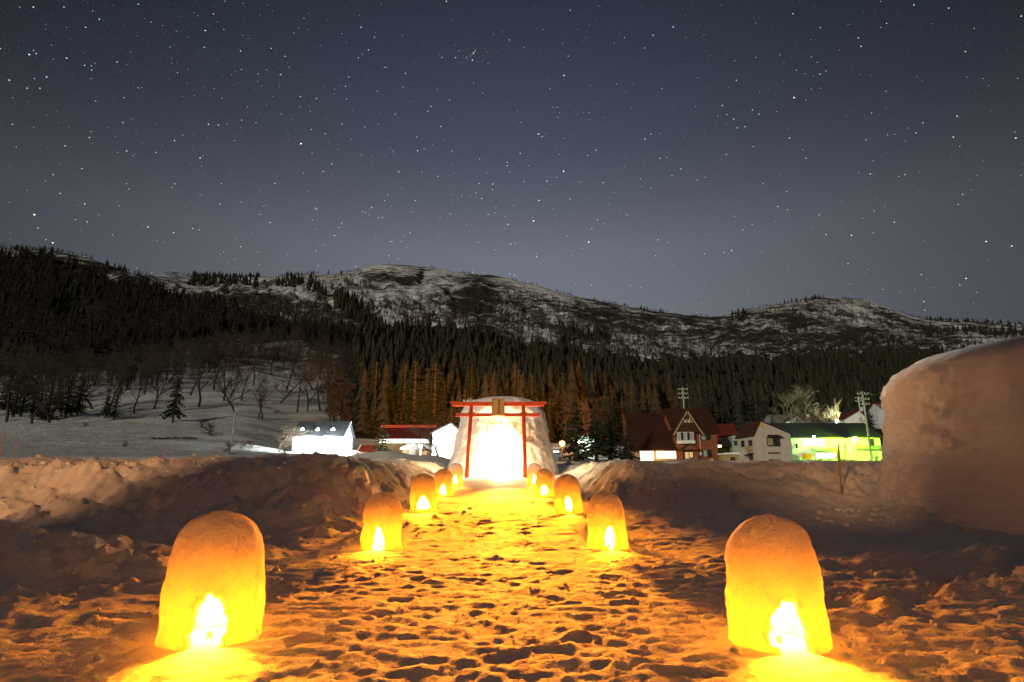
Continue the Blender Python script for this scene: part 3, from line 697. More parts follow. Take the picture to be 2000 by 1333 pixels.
# rope with paper streamers strung between the posts
ra, rb = Vector((FX(919, 820, GYt), GYt-0.03, FZ(820, GYt))), Vector((FX(1024, 822, GYt), GYt-0.03, FZ(822, GYt)))
pts = [ra.lerp(rb, k/16) + Vector((0, 0, -0.16*(1-(2*k/16-1)**2))) for k in range(17)]
rp = empty('rope', ra, 'thin straw rope sagging between the gate posts under the tie beam', 'rope')
b = MB(); b.tube(pts, 0.012, 6); b.build('cord', ROPE, rp)
for u in (5, 11):
    p = pts[u]; b = MB(); x, z = p.x, p.z
    for k in range(4):
        o_ = 0.03*(k % 2); b.box(x-0.035+o_, x+0.035+o_, GYt-0.032-0.004*k, GYt-0.030-0.004*k, z-0.02-0.07*(k+1), z-0.02-0.07*k)
    b.build('paper_streamer', PAPER, rp)

# ------------------------------------------------------------------ houses
def rect(b, px0, py0, px1, py1, Y, y0, y1):
    pm = 0.5*(py0+py1)
    b.box(FX(px0, pm, Y), FX(px1, pm, Y), Y+y0, Y+y1, FZ(py1, Y), FZ(py0, Y)); return b
def window(parent, px0, py0, px1, py1, Y, frame, panes, cols=2, fw=0.07, rowsn=1, name='window'):
    """frame with mullions, one pane object per light"""
    pm = 0.5*(py0+py1); x0, x1, z0, z1 = FX(px0, pm, Y), FX(px1, pm, Y), FZ(py1, Y), FZ(py0, Y)
    b = MB()
    b.box(x0-fw, x0, Y-0.07, Y-0.003, z0-fw, z1+fw); b.box(x1, x1+fw, Y-0.07, Y-0.003, z0-fw, z1+fw)
    b.box(x0, x1, Y-0.068, Y-0.003, z1, z1+fw); b.box(x0, x1, Y-0.10, Y-0.003, z0-fw, z0)
    for c in range(1, cols):
        xm = x0+(x1-x0)*c/cols; b.box(xm-fw*0.4, xm+fw*0.4, Y-0.062, Y-0.003, z0, z1)
    for r in range(1, rowsn):
        zm = z0+(z1-z0)*r/rowsn; b.box(x0, x1, Y-0.058, Y-0.003, zm-fw*0.3, zm+fw*0.3)
    f = b.build(name, frame, parent)
    for c in range(cols):
        for r in range(rowsn):
            xa, xb = x0+(x1-x0)*c/cols, x0+(x1-x0)*(c+1)/cols; za, zb = z0+(z1-z0)*r/rowsn, z0+(z1-z0)*(r+1)/rowsn
            g = fw*0.45
            p = MB(); p.box(xa+g*(c > 0), xb-g*(c < cols-1), Y-0.035, Y-0.012, za+g*0.7*(r > 0), zb-g*0.7*(r < rowsn-1))
            p.build('pane', panes[(c+r*cols) % len(panes)], f)
    return f
def gable_x(parent, x0, x1, y0, y1, zb, ze, zr, wall, roof, ov=0.4, th=0.14, ridge=0.5):
    """ridge along x: wall block with gable ends, two roof slabs"""
    ym = y0+(y1-y0)*ridge
    b = MB(); b.prism_x([(y0, zb), (y0, ze), (ym, zr), (y1, ze), (y1, zb)], x0, x1); b.build('wall', wall, parent)
    s1 = (zr-ze)/(ym-y0); s2 = (zr-ze)/(y1-ym)
    b = MB()
    b.slab((x0-ov, y0-ov, ze-ov*s1+th), (x1+ov, y0-ov, ze-ov*s1+th), (x1+ov, ym, zr+th), (x0-ov, ym, zr+th), th*0.95)
    b.slab((x1+ov, y1+ov, ze-ov*s2+th), (x0-ov, y1+ov, ze-ov*s2+th), (x0-ov, ym+0.002, zr+th), (x1+ov, ym+0.002, zr+th), th*0.95)
    return b.build('roof', roof, parent)
def gable_y(parent, x0, x1, y0, y1, zb, ze, zr, wall, roof, ov=0.4, th=0.14, ridge=0.5, ze2=None):
    """ridge along y (gable towards the camera)"""
    xm = x0+(x1-x0)*ridge; ze2 = ze if ze2 is None else ze2
    b = MB(); b.prism([(x0, zb), (x1, zb), (x1, ze2), (xm, zr), (x0, ze)], y0, y1); b.build('wall', wall, parent)
    s1 = (zr-ze)/(xm-x0); s2 = (zr-ze2)/(x1-xm)
    b = MB()
    b.slab((x0-ov, y0-ov, ze-ov*s1+th), (xm, y0-ov, zr+th), (xm, y1+ov, zr+th), (x0-ov, y1+ov, ze-ov*s1+th), th*0.95)
    b.slab((xm+0.002, y0-ov, zr+th), (x1+ov, y0-ov, ze2-ov*s2+th), (x1+ov, y1+ov, ze2-ov*s2+th), (xm+0.002, y1+ov, zr+th), th*0.95)
    return b.build('roof', roof, parent)

# white floodlit house
Y = 85.0
x0, x1 = FX(571, 872, Y), FX(667, 872, Y); zb = gz(x0, Y)-1.0; ze = FZ(851, Y)
h = empty('white_house', ((x0+x1)/2, Y, zb), 'white floodlit house with a dark roof and three small dormers', 'house')
zr = float(T_of(825))*(Y+3.0)
rf = gable_x(h, x0, x1, Y, Y+6.0, zb, ze, zr, WHITE_SIDING, ROOF_DARK, 0.35)
b = MB(); ov = 0.36
b.slab((x1+ov, Y-0.4, ze-0.25), (x1+ov+0.06, Y-0.4, ze-0.25), (x1+ov+0.06, Y+3.0, zr+0.2), (x1+ov, Y+3.0, zr+0.2), 0.3); b.build('bargeboard', WHITE, h)
for px in (590, 620, 650):
    d0 = Y+0.9; xm = FX(px, 842, d0); zd0 = ze+0.15; w = 0.30
    zt = FZ(835, d0)
    b = MB(); b.prism([(xm-w, zd0), (xm+w, zd0), (xm+w, zt-0.32), (xm, zt), (xm-w, zt-0.32)], d0, d0+1.6); dm = b.build('dormer', WHITE, h)
    b = MB(); b.prism([(xm-w*0.6, zd0+0.3), (xm+w*0.6, zd0+0.3), (xm+w*0.6, zt-0.42), (xm, zt-0.2), (xm-w*0.6, zt-0.42)], d0-0.03, d0-0.004); b.build('pane', CURTAIN, dm)
for a_, b_ in ((588, 601), (604, 617), (630, 643)):
    window(h, a_, 862, b_, 874, Y, FRAME_WHITE, [CURTAIN], 2)
b = MB(); rect(b, 648, 864, 658, 889, Y, -0.06, -0.004); dr = b.build('door', WHITE, h); b = MB(); rect(b, 656, 876, 657, 878, Y, -0.12, -0.062); b.build('handle', METAL, dr)
# floodlight lamps lighting it
def ground_flood(px, py, Y, label, power, col, emat, off=(0, 0, 0), s=0.35):
    p = at(px, py, Y); g = gz(p.x, Y)
    t = empty('floodlight', (p.x, Y, g), label, 'floodlight')
    b = MB(); b.tube([(p.x, Y, g-0.3), (p.x, Y, max(p.z-0.2, g+0.05))], 0.05, 8); b.build('stand', METAL, t)
    b = MB(); b.box(p.x-s, p.x+s, Y-0.12, Y+0.12, p.z-s*0.5, p.z+s*0.5); b.build('housing', METAL, t)
    b = MB(); b.box(p.x-s*0.9, p.x+s*0.9, Y-0.16, Y-0.125, p.z-s*0.42, p.z+s*0.42); b.build('lens', emat, t)
    point('flood_light', (p.x+off[0], Y+off[1], p.z+off[2]), power, col, 0.2, t)
    return t
ground_flood(690, 884, 80.0, 'glaring white floodlight on the snow right of the white house', 22000, (0.92, 1.0, 0.97), LAMP_WHITE, (0, -0.6, 0.7))
b = MB(); t = empty('wall_lamp', at(600, 853, Y-0.5), 'white strip lamp under the eaves of the white house, left one', 'lamp', 'strip lamps under the eaves')
for k, px in enumerate((600, 640)):
    if k: t = empty('wall_lamp', at(px, 853, Y-0.5), 'white strip lamp under the eaves of the white house, right one', 'lamp', 'strip lamps under the eaves')
    b = MB(); rect(b, px-6, 852.5, px+6, 854, Y, -0.45, -0.3); b.build('tube', LAMP_WHITE, t)
    b = MB(); rect(b, px-1, 852.8, px+1, 853.6, Y, -0.295, -0.004); b.build('bracket', METAL, t)
    point('eave_light', at(px, 856, Y-1.0), 3500, (0.92, 1.0, 0.98), 0.15, t)

# small red shed
Y = 78.0
x0, x1 = FX(704, 875, Y), FX(738, 875, Y); zb = gz(x0, Y)-0.6
h = empty('small_shed', ((x0+x1)/2, Y, zb), 'small shed with a brown red roof right of the white house', 'shed')
gable_x(h, x0, x1, Y, Y+3, zb, FZ(882, Y), FZ(872, Y)+0.1, TAN_WALL, ROOF_RED, 0.25)
b = MB(); b.prism_x([(Y-0.3, FZ(884, Y)), (Y-0.3, FZ(881, Y)), (Y+1.5, FZ(868, Y)), (Y+1.5, FZ(884, Y))], x0-0.42, x0-0.30); b.build('gable_board', WHITE, h)
b = MB(); rect(b, 716, 884, 722, 893, Y, -0.05, -0.004); b.build('door', TIMBER, h)

# long building with a red roof
Y = 76.0
x0, x1 = FX(738, 862, Y), FX(842, 862, Y); zb = gz(x0, Y)-1.0; ze = FZ(856, Y)
h = empty('long_building', ((x0+x1)/2, Y, zb), 'long low building with a red roof and a strip of lit windows', 'building')
zr = float(T_of(838))*(Y+3.0)
gable_x(h, x0, x1, Y, Y+6.0, zb, ze, zr, TAN_WALL, ROOF_RED, 0.35)
b = MB(); b.box(x0-0.3, x1+0.3, Y+2.7, Y+3.3, zr+0.12, zr+0.5); b.build('ridge_cap', ROOF_BRIGHT, h)
for k in range(8):
    a_ = 741+k*12.2
    window(h, a_+0.6, 857.5, a_+11.6, 866, Y, FRAME_DARK, [WIN_WHITE], 1, 0.05)
b = MB(); rect(b, 815, 868, 826, 889, Y, -0.05, -0.004); b.build('door', GABLE, h)
# snow-covered porch hut in front
Y = 72.0
x0, x1 = FX(786, 880, Y), FX(838, 880, Y); zb = gz(x0, Y)-0.6; ze = FZ(879, Y)
h = empty('porch_hut', ((x0+x1)/2, Y, zb), 'low porch hut under a thick snow cap before the red roofed building', 'hut')
b = MB(); b.box(x0, x1, Y, Y+2.0, zb, ze); b.build('wall', GABLE, h)
b = MB(); b.prism([(x0-0.3, ze), (x1+0.3, ze), (x1+0.25, ze+0.35), (x1-0.6, ze+0.7), ((x0+x1)/2, ze+0.85), (x0+0.5, ze+0.6), (x0-0.25, ze+0.3)], Y-0.3, Y+2.2); b.build('snow_cap', SNOW_ROOF, h)
b = MB(); rect(b, 800, 873, 812, 894, Y, -0.36, -0.004); b.build('door', WHITE, h)
window(h, 818, 881, 834, 889, Y, FRAME_DARK, [WIN_DIM], 2, 0.05)

# white gabled shed right behind the bare tree
Y = 68.0
x0, x1 = FX(844, 868, Y), FX(903, 868, Y); zb = gz(x0, Y)-1.0
h = empty('white_shed', ((x0+x1)/2, Y, zb), 'white gabled shed brightly lit, left of the tall snow hut', 'shed')
gable_y(h, x0, x1, Y, Y+7, zb, FZ(846, Y), FZ(827, Y), WHITE_SIDING, ROOF_DARK, 0.3, ridge=0.62)
b = MB(); rect(b, 874, 864, 882, 896, Y, -0.05, -0.004); b.build('door', GABLE, h)
window(h, 850, 848, 866, 858, Y, FRAME_WHITE, [CURTAIN], 2)
b = MB(); rect(b, 877, 832, 888, 834, Y, -0.06, -0.004); b.build('vent', METAL, h)
p = at(852, 850, Y-6)
def bracket_lamp(px, py, Y, label, power, col, emat, topz=None, zbase=None, name='yard_lamp', head=0.28, rad=0.15, loff=(0, -0.5, 0)):
    p = at(px, py, Y); g = gz(p.x, Y)
    t = empty(name, (p.x, Y, g), label, 'lamp')
    b = MB(); b.tube([(p.x, Y+0.08, g-0.4), (p.x, Y+0.08, p.z+0.25)], [0.09, 0.06], 8); b.build('pole', METAL, t)
    b = MB(); b.lathe([(head*0.3, p.z-head), (head*0.85, p.z-head*0.5), (head, p.z), (head*0.8, p.z+head*0.45)], p.x, Y-0.25, 14); b.build('globe', emat, t, True)
    b = MB(); b.lathe([(head*0.85, p.z+head*0.46), (head*0.5, p.z+head*0.7), (0.05, p.z+head*0.8)], p.x, Y-0.25, 14); b.build('hood', METAL, t)
    point('lamp_light', (p.x+loff[0], Y-0.25+loff[1], p.z+loff[2]), power, col, rad, t)
    return t
bracket_lamp(822, 872, 66.0, 'white yard lamp before the white gabled shed', 2600, (0.95, 1.0, 0.88), LAMP_WHITE, head=0.22)

# pale building behind the trees right of the hut
Y = 88.0
x0, x1 = FX(1128, 875, Y), FX(1164, 875, Y); zb = gz(x0, Y)-1.0
h = empty('pale_building', ((x0+x1)/2, Y, zb), 'pale green lit flat fronted building between the trees right of the hut', 'building')
b = MB(); b.box(x0, x1, Y, Y+6, zb, FZ(853, Y)); b.build('wall', WHITE_SIDING, h)
b = MB(); b.box(x0-0.2, x1+0.2, Y-0.3, Y+6.2, FZ(853, Y)+0.002, FZ(851, Y)); b.build('roof', ROOF_GREY, h)
b = MB(); b.box(x0+0.002, x1-0.002, Y-0.08, Y-0.003, FZ(876, Y)-0.06, FZ(876, Y)+0.06); b.build('band', METAL, h)
window(h, 1140, 880, 1152, 890, Y, FRAME_WHITE, [CURTAIN], 2)
bracket_lamp(1130, 864, 86.0, 'pale green lamp beside the flat fronted building', 700, (0.72, 1.0, 0.72), LAMP_WHITE, head=0.18)
# low parked snow-covered shed between hut and street lamp
Y = 80.0
x0, x1 = FX(1068, 885, Y), FX(1096, 885, Y); zb = gz(x0, Y)-0.6
h = empty('garage', ((x0+x1)/2, Y, zb), 'low garage with a lit strip window, beside the tall snow hut', 'garage')
b = MB(); b.box(x0, x1, Y, Y+4, zb, FZ(878, Y)); b.build('wall', GREY_SIDING, h)
b = MB(); b.prism([(x0-0.3, FZ(878, Y)), (x1+0.3, FZ(878, Y)), (x1+0.2, FZ(874, Y)), (x0-0.2, FZ(874, Y))], Y-0.3, Y+4.2); b.build('snow_cap', SNOW_ROOF, h)
window(h, 1080, 881, 1092, 884, Y, FRAME_DARK, [WIN_WHITE], 2, 0.04)
# white picket fence
Y = 84.0
fx0, fx1 = FX(1168, 893, Y), FX(1216, 893, Y); fg = gz(fx0, Y)
h = empty('picket_fence', (fx0, Y, fg), 'low pale fence between the dark trees left of the brown house', 'fence')
z0, z1 = FZ(898, Y), FZ(891, Y)
for k in range(13):
    x = fx0+(fx1-fx0)*k/12; b = MB(); b.box(x-0.04, x+0.04, Y, Y+0.06, z0-0.5, z1); b.build('picket', WHITE, h)
for z in (z0+0.1, z1-0.1):
    b = MB(); b.box(fx0, fx1, Y+0.062, Y+0.11, z-0.04, z+0.04); b.build('rail', WHITE, h)

# brown house, two storeys with a gable and a long low wing
Y = 90.0
h = empty('brown_house', (FX(1330, 900, Y), Y, gz(FX(1330, 900, Y), Y)-1.0), 'brown two storey house with a half timbered gable and a low lit wing', 'house')
zb = h.location.z
x0, x1 = FX(1321, 873, Y), FX(1402, 873, Y); ze = FZ(843, Y); zr = float(T_of(800))*(Y+4.5)
gable_x(h, x0, x1, Y, Y+9, zb, ze, zr, BROWN_SIDING, ROOF_BROWN, 0.5)
# gable dormer
ax, az = FX(1341, 802, Y-0.4), FZ(802, Y-0.4)
gx0, gx1 = FX(1317, 841, Y-0.4), FX(1369, 841, Y-0.4); gzb = ze-0.05
b = MB(); b.prism([(gx0+0.35, gzb), (gx1-0.35, gzb), (ax, az-0.25)], Y-0.35, Y+4.2); gb = b.build('gable', GABLE, h)
fl_z = FZ(826, Y-0.4)
b = MB()
def gx_at(z, side):
    f = (z-gzb)/(az-0.25-gzb); e = gx0+0.35 if side < 0 else gx1-0.35; return e+(ax-e)*f
b.prism([(gx0+0.2, gzb-0.1), (gx1-0.2, gzb-0.1), (gx_at(fl_z, 1), fl_z), (gx_at(fl_z, -1), fl_z)], Y-0.5, Y-0.353); b.build('apron', ROOF_BROWN, gb)
for px in (1333, 1340, 1347.5):
    xm = FX(px, 818, Y); ztop_ = az-0.35-abs(xm-ax)*(az-gzb)/(ax-gx0)
    b = MB(); b.box(xm-0.06, xm+0.06, Y-0.42, Y-0.353, fl_z, ztop_); b.build('timber', TIMBER, gb)
for px in (1337, 1342.8):
    b = MB(); xm = FX(px, 816, Y); b.box(xm-0.13, xm+0.13, Y-0.40, Y-0.353, FZ(820.5, Y), FZ(812, Y)); b.build('pane', DARKGLASS, gb)
b = MB()
b.slab((gx0-0.35, Y-0.75, gzb-0.55), (ax, Y-0.75, az), (ax, Y+4.4, az), (gx0-0.35, Y+4.4, gzb-0.55), 0.16)
b.slab((ax+0.002, Y-0.75, az), (gx1+0.35, Y-0.75, gzb-0.55), (gx1+0.35, Y+4.4, gzb-0.55), (ax+0.002, Y+4.4, az), 0.16)
b.build('gable_roof', ROOF_BROWN, gb)
b = MB()
b.slab((gx0-0.36, Y-0.80, gzb-0.54), (ax, Y-0.80, az+0.03), (ax, Y-0.752, az+0.03), (gx0-0.36, Y-0.752, gzb-0.54), 0.22)
b.slab((ax+0.002, Y-0.80, az+0.03), (gx1+0.36, Y-0.80, gzb-0.54), (gx1+0.36, Y-0.752, gzb-0.54), (ax+0.002, Y-0.752, az+0.03), 0.22)
b.build('bargeboard', TAN_WALL, gb)
# glazed balcony
b = MB(); rect(b, 1322, 861.5, 1355, 867, Y, -0.75, -0.004); bal = b.build('balcony', WHITE, h)
window(bal, 1323, 845, 1354, 860, Y-0.7, FRAME_WHITE, [CURTAIN, DARKGLASS, CURTAIN, DARKGLASS, CURTAIN], 5, 0.05)
b = MB(); rect(b, 1322, 844, 1355, 861.4, Y, -0.66, -0.004); b.build('balcony_box', TIMBER, bal)
window(h, 1370, 847, 1387, 859, Y, FRAME_DARK, [CURTAIN, DARKGLASS], 2, 0.09)
window(h, 1374, 880, 1389, 892, Y, FRAME_DARK, [CURTAIN, DARKGLASS], 2, 0.12)
# porch
pm = FX(1348, 872, Y-1.2); pz = FZ(866, Y-1.2); w = 1.55
b = MB(); b.slab((pm-w, Y-1.4, pz-0.95), (pm, Y-1.4, pz), (pm, Y-0.02, pz), (pm-w, Y-0.02, pz-0.95), 0.12); b.slab((pm+0.002, Y-1.4, pz), (pm+w, Y-1.4, pz-0.95), (pm+w, Y-0.02, pz-0.95), (pm+0.002, Y-0.02, pz), 0.12); po = b.build('porch_roof', ROOF_BROWN, h)
b = MB(); b.prism([(pm-w*0.85, pz-0.95), (pm+w*0.85, pz-0.95), (pm, pz-0.12)], Y-1.2, Y-0.03); b.build('porch_gable', BROWN_SIDING, po)
for s in (-1, 1):
    b = MB(); b.box(pm+s*w*0.75-0.07, pm+s*w*0.75+0.07, Y-1.15, Y-1.0, zb, pz-0.952); b.build('porch_post', TIMBER, h)
b = MB(); rect(b, 1336, 880, 1354.5, 905, Y, -0.05, -0.004); dr = b.build('door_frame', FRAME_DARK, h)
for a_, c_ in ((1338, 1345), (1346.5, 1353)):
    b = MB(); rect(b, a_, 883.5, c_, 896, Y, -0.08, -0.052); b.build('door_pane', WIN_DIM, dr)
    b = MB(); rect(b, a_, 897, c_, 901, Y, -0.08, -0.052); b.build('door_pane', WIN_DIM, dr)
b = MB(); X = FX(1366.5, 860, Y); b.tube([(FX(1358, 846, Y), Y-0.1, FZ(845.5, Y)), (X, Y-0.1, FZ(845.5, Y)), (X, Y-0.1, FZ(889, Y))], 0.06, 6); b.build('downpipe', GABLE, h)
b = MB(); rect(b, 1363, 884, 1369, 890, Y, -0.35, -0.01); b.build('meter_box', WHITE, h)
# low wing with the sweeping roof
wx0, wx1 = FX(1240, 885, Y), FX(1321, 885, Y)
zwe = FZ(876, Y); zwr = float(T_of(808))*(Y+8)
b = MB(); b.box(wx0, wx1-0.005, Y+0.01, Y+8, zb, zwe); wg = b.build('wing_wall', TAN_WALL, h)
b = MB(); b.slab((wx0-0.8, Y-0.7, zwe-0.3), (wx1-0.02, Y-0.7, zwe-0.3), (wx1-0.02, Y+8, zwr), (wx0+0.3, Y+8, zwr), 0.2)
wr = b.build('wing_roof', ROOF_BROWN, h)
b = MB(); b.prism_x([(Y+0.02, zwe), (Y+7.8, zwr-0.3), (Y+8.0, zwe)], wx0-0.1, wx0+0.1); b.build('wing_gable', BROWN_SIDING, h)
fr = (831-876)/(808-876.0); dY = Y+8*0.62
xm = FX(1306, 822, dY); z0_ = FZ(831, dY); z1_ = FZ(810, dY)
b = MB(); b.prism([(xm-0.36, z0_-0.3), (xm+0.36, z0_-0.3), (xm+0.05, z1_)], dY, dY+2.0); b.build('roof_spike', GABLE, wr)
window(h, 1250, 880, 1277, 900, Y, TAN_WALL, [WIN_WARM], 3, 0.08)
window(h, 1282, 879, 1320, 896, Y, TAN_WALL, [WIN_WARM], 2, 0.08)
point('window_spill', at(1290, 886, Y-1.6), 260, (1.0, 0.66, 0.28), 0.4)

# houses between the brown and the grey one
Y = 112.0
x0, x1 = FX(1398, 860, Y), FX(1447, 860, Y); zb = gz(x0, Y)-2
h = empty('red_roofed_house', ((x0+x1)/2, Y, zb), 'house with a dark red roof seen between the brown and cream houses', 'house')
gable_x(h, x0, x1, Y, Y+8, zb, FZ(866, Y), FZ(836, Y)+1.0, TIMBER, ROOF_RED, 0.4)
window(h, 1402, 869, 1412, 877, Y, FRAME_DARK, [WIN_WARM], 2, 0.05)
window(h, 1420, 869, 1428, 877, Y, FRAME_DARK, [WIN_DIM], 2, 0.05)
Y = 98.0
x0, x1 = FX(1402, 890, Y), FX(1428, 890, Y); zb = gz(x0, Y)-1
h = empty('green_shed', ((x0+x1)/2, Y, zb), 'small flat roofed green shed right of the brown house', 'shed')
b = MB(); b.box(x0, x1, Y, Y+4, zb, FZ(876, Y)); b.build('wall', SAGE_WALL, h)
b = MB(); b.box(x0-0.2, x1+0.2, Y-0.3, Y+4.2, FZ(876, Y)+0.003, FZ(874.5, Y)); b.build('roof', ROOF_BROWN, h)
b = MB(); rect(b, 1409, 889, 1416, 905, Y, -0.05, -0.004); b.build('door', OLIVE_WALL, h)
Y = 96.0
x0, x1 = FX(1430, 868, Y), FX(1452, 868, Y); zb = gz(x0, Y)-1
h = empty('grey_annex', ((x0+x1)/2, Y, zb), 'tall blue grey clad annex behind the cream house', 'building')
b = MB(); b.box(x0, x1, Y, Y+5, zb, FZ(851, Y)); b.build('wall', GREY_SIDING, h)
b = MB(); b.box(x0-0.3, x1+0.3, Y-0.35, Y+5.2, FZ(851, Y)+0.003, FZ(849, Y)); b.build('roof', ROOF_BROWN, h)
window(h, 1434, 862, 1441, 870, Y, FRAME_DARK, [DARKGLASS], 2, 0.05)
Y = 88.0
x0, x1 = FX(1414, 897, Y), FX(1449, 897, Y); zb = gz(x0, Y)-1
h = empty('olive_hut', ((x0+x1)/2, Y, zb), 'low olive walled hut with snow on its roof beside the cream house', 'hut')
b = MB(); b.box(x0, x1, Y, Y+4, zb, FZ(888, Y)); b.build('wall', OLIVE_WALL, h)
b = MB(); b.prism([(x0-0.25, FZ(888, Y)), (x1+0.25, FZ(888, Y)), (x1+0.2, FZ(885, Y)), ((x0+x1)/2, FZ(884, Y)), (x0-0.2, FZ(885.5, Y))], Y-0.3, Y+4.1); b.build('snow_cap', SNOW_ROOF, h)
b = MB(); rect(b, 1427, 893, 1436, 908, Y, -0.05, -0.004); b.build('door', TIMBER, h)
b = MB(); rect(b, 1451.5, 897, 1453.5, 901, Y, -0.3, -0.2); 
# cream house
Y = 82.0
x0, x1 = FX(1475.5, 880, Y), FX(1547, 880, Y); zb = gz(x0, Y)-1
h = empty('cream_house', ((x0+x1)/2, Y, zb), 'cream clapboard house with an uneven gable beside the green lit building', 'house')
gable_y(h, x0, x1, Y, Y+6.3, zb, FZ(847, Y), FZ(823, Y), CREAM_SIDING, ROOF_BROWN, 0.28, ridge=0.19, ze2=FZ(848, Y))
window(h, 1499, 856, 1521, 870, Y-0.25, FRAME_DARK, [OLIVE_WALL, DARKGLASS], 2, 0.10)
b = MB(); rect(b, 1498, 855, 1522, 871.5, Y, -0.24, -0.004); b.build('bay', FRAME_DARK, h)
xa, xb = FX(1495.5, 852, Y), FX(1523.5, 852, Y)
b = MB(); b.slab((xa-0.1, Y-0.75, FZ(854, Y)), (xb+0.1, Y-0.75, FZ(854, Y)), (xb-0.25, Y-0.02, FZ(849.5, Y)), (xa+0.25, Y-0.02, FZ(849.5, Y)), 0.10); b.build('awning', ROOF_BROWN, h)
b = MB(); rect(b, 1501, 887, 1523, 897, Y, -0.05, -0.004); sh = b.build('shutter', CREAM_SIDING, h)
b = MB(); rect(b, 1500, 884, 1523.5, 886.5, Y, -0.14, -0.004); b.build('shutter_box', TIMBER, sh)
b = MB(); rect(b, 1501, 898, 1525, 899.5, Y, -0.12, -0.004); b.build('sill', TIMBER, sh)
b = MB(); ox, oz = FX(1487.5, 830, Y), FZ(830, Y)
b.prism([(ox+0.22*math.cos(q), oz+0.45*math.sin(q)) for q in [2*math.pi*k/14 for k in range(14)]], Y-0.08, Y-0.004); b.build('ornament', YELLOW, h)
b = MB(); rect(b, 1484, 904.5, 1500, 910, Y, -1.2, -0.5); cr = b.build('crate', GREEN_CRATE, None); cr.name = 'crate'
tag(cr, 'low green crate at the foot of the cream house', 'crate')
# side openings on its left wall
xs = x0
for ya, yb_, p0, p1, nm, m_ in ((Y+0.8, Y+2.1, 860, 876, 'side_window', DARKGLASS), (Y+3.6, Y+4.8, 861, 874, 'side_window', DARKGLASS), (Y+1.0, Y+2.2, 889, 910, 'side_door', TIMBER)):
    b = MB(); b.box(xs-0.06, xs-0.004, ya, yb_, FZ(p1, (ya+yb_)/2), FZ(p0, (ya+yb_)/2)); f = b.build(nm, FRAME_DARK, h)
    b = MB(); b.box(xs-0.09, xs-0.062, ya+0.1, yb_-0.1, FZ(p1, (ya+yb_)/2)+0.1, FZ(p0, (ya+yb_)/2)-0.1); b.build('pane' if m_ is DARKGLASS else 'panel', m_, f)
b = MB(); b.box(xs-0.55, xs-0.003, Y+0.7, Y+2.2, FZ(880, Y+1.4), FZ(872, Y+1.4)); b.build('balcony', OLIVE_WALL, h)
b = MB(); b.slab((xs-0.8, Y+2.5, FZ(890, Y+1.6)), (xs-0.8, Y+0.7, FZ(890, Y+1.6)), (xs-0.01, Y+0.7, FZ(885, Y+1.6)), (xs-0.01, Y+2.5, FZ(885, Y+1.6)), 0.1); b.build('door_hood', ROOF_BROWN, h)

# green-lit building
Y = 95.0
x0, x1 = FX(1543, 880, Y), FX(1722, 880, Y); zb = gz(x0, Y)-1; ze = FZ(853, Y); zr = float(T_of(828))*(Y+4.5)
h = empty('green_lit_building', ((x0+x1)/2, Y, zb), 'long two storey building glowing green and yellow under a lamp', 'building')
gable_x(h, x0, x1, Y, Y+9, zb, ze, zr, GREEN_WALL, ROOF_DARK, 0.5)
window(h, 1569, 858, 1609, 871, Y, FRAME_WHITE, [WIN_WHITE], 4, 0.06)
window(h, 1612, 858, 1630, 870, Y, FRAME_WHITE, [CURTAIN], 2, 0.06)
window(h, 1548.5, 867, 1558, 876, Y, FRAME_WHITE, [CURTAIN, DARKGLASS], 2, 0.06)
window(h, 1699, 858, 1706, 870, Y, FRAME_DARK, [DARKGLASS], 1, 0.06)
window(h, 1594, 885, 1634, 896, Y, FRAME_DARK, [WIN_WARM, WIN_WHITE], 5, 0.06)
window(h, 1664, 880, 1716, 895, Y, FRAME_WHITE, [CURTAIN], 6, 0.06)
xa, xb = FX(1586, 880, Y), FX(1632, 880, Y)
b = MB(); b.slab((xa, Y-1.4, FZ(881, Y)), (xb, Y-1.4, FZ(881, Y)), (xb, Y-0.02, FZ(876, Y)), (xa, Y-0.02, FZ(876, Y)), 0.12); b.build('awning', SAGE_WALL, h)
xa, xb = FX(1664, 874, Y), FX(1720, 874, Y)
b = MB(); b.slab((xa, Y-1.0, FZ(876, Y)), (xb, Y-1.0, FZ(876, Y)), (xb, Y-0.02, FZ(871, Y)), (xa, Y-0.02, FZ(871, Y)), 0.12); b.build('awning', SAGE_WALL, h)
b = MB(); rect(b, 1562, 887, 1580, 897, Y, -0.8, -0.7); ob = b.build('board', ORANGE_BOARD, None); tag(ob, 'orange board leaning before the green lit building', 'board')
bracket_lamp(1668, 857, 92.5, 'glaring green lamp on a pole before the long building', 8500, (0.42, 1.0, 0.02), LAMP_GREEN, head=0.42, loff=(0, -0.75, -0.55))
bracket_lamp(1588, 853, 93.6, 'white lamp by the upper windows of the green lit building', 220, (0.95, 1.0, 0.95), LAMP_WHITE, head=0.16)

bracket_lamp(1634, 822, 121.0, 'small white lamp glinting below the wide pale tree', 9000, (0.86, 1.0, 0.60), LAMP_WHITE, head=0.2)
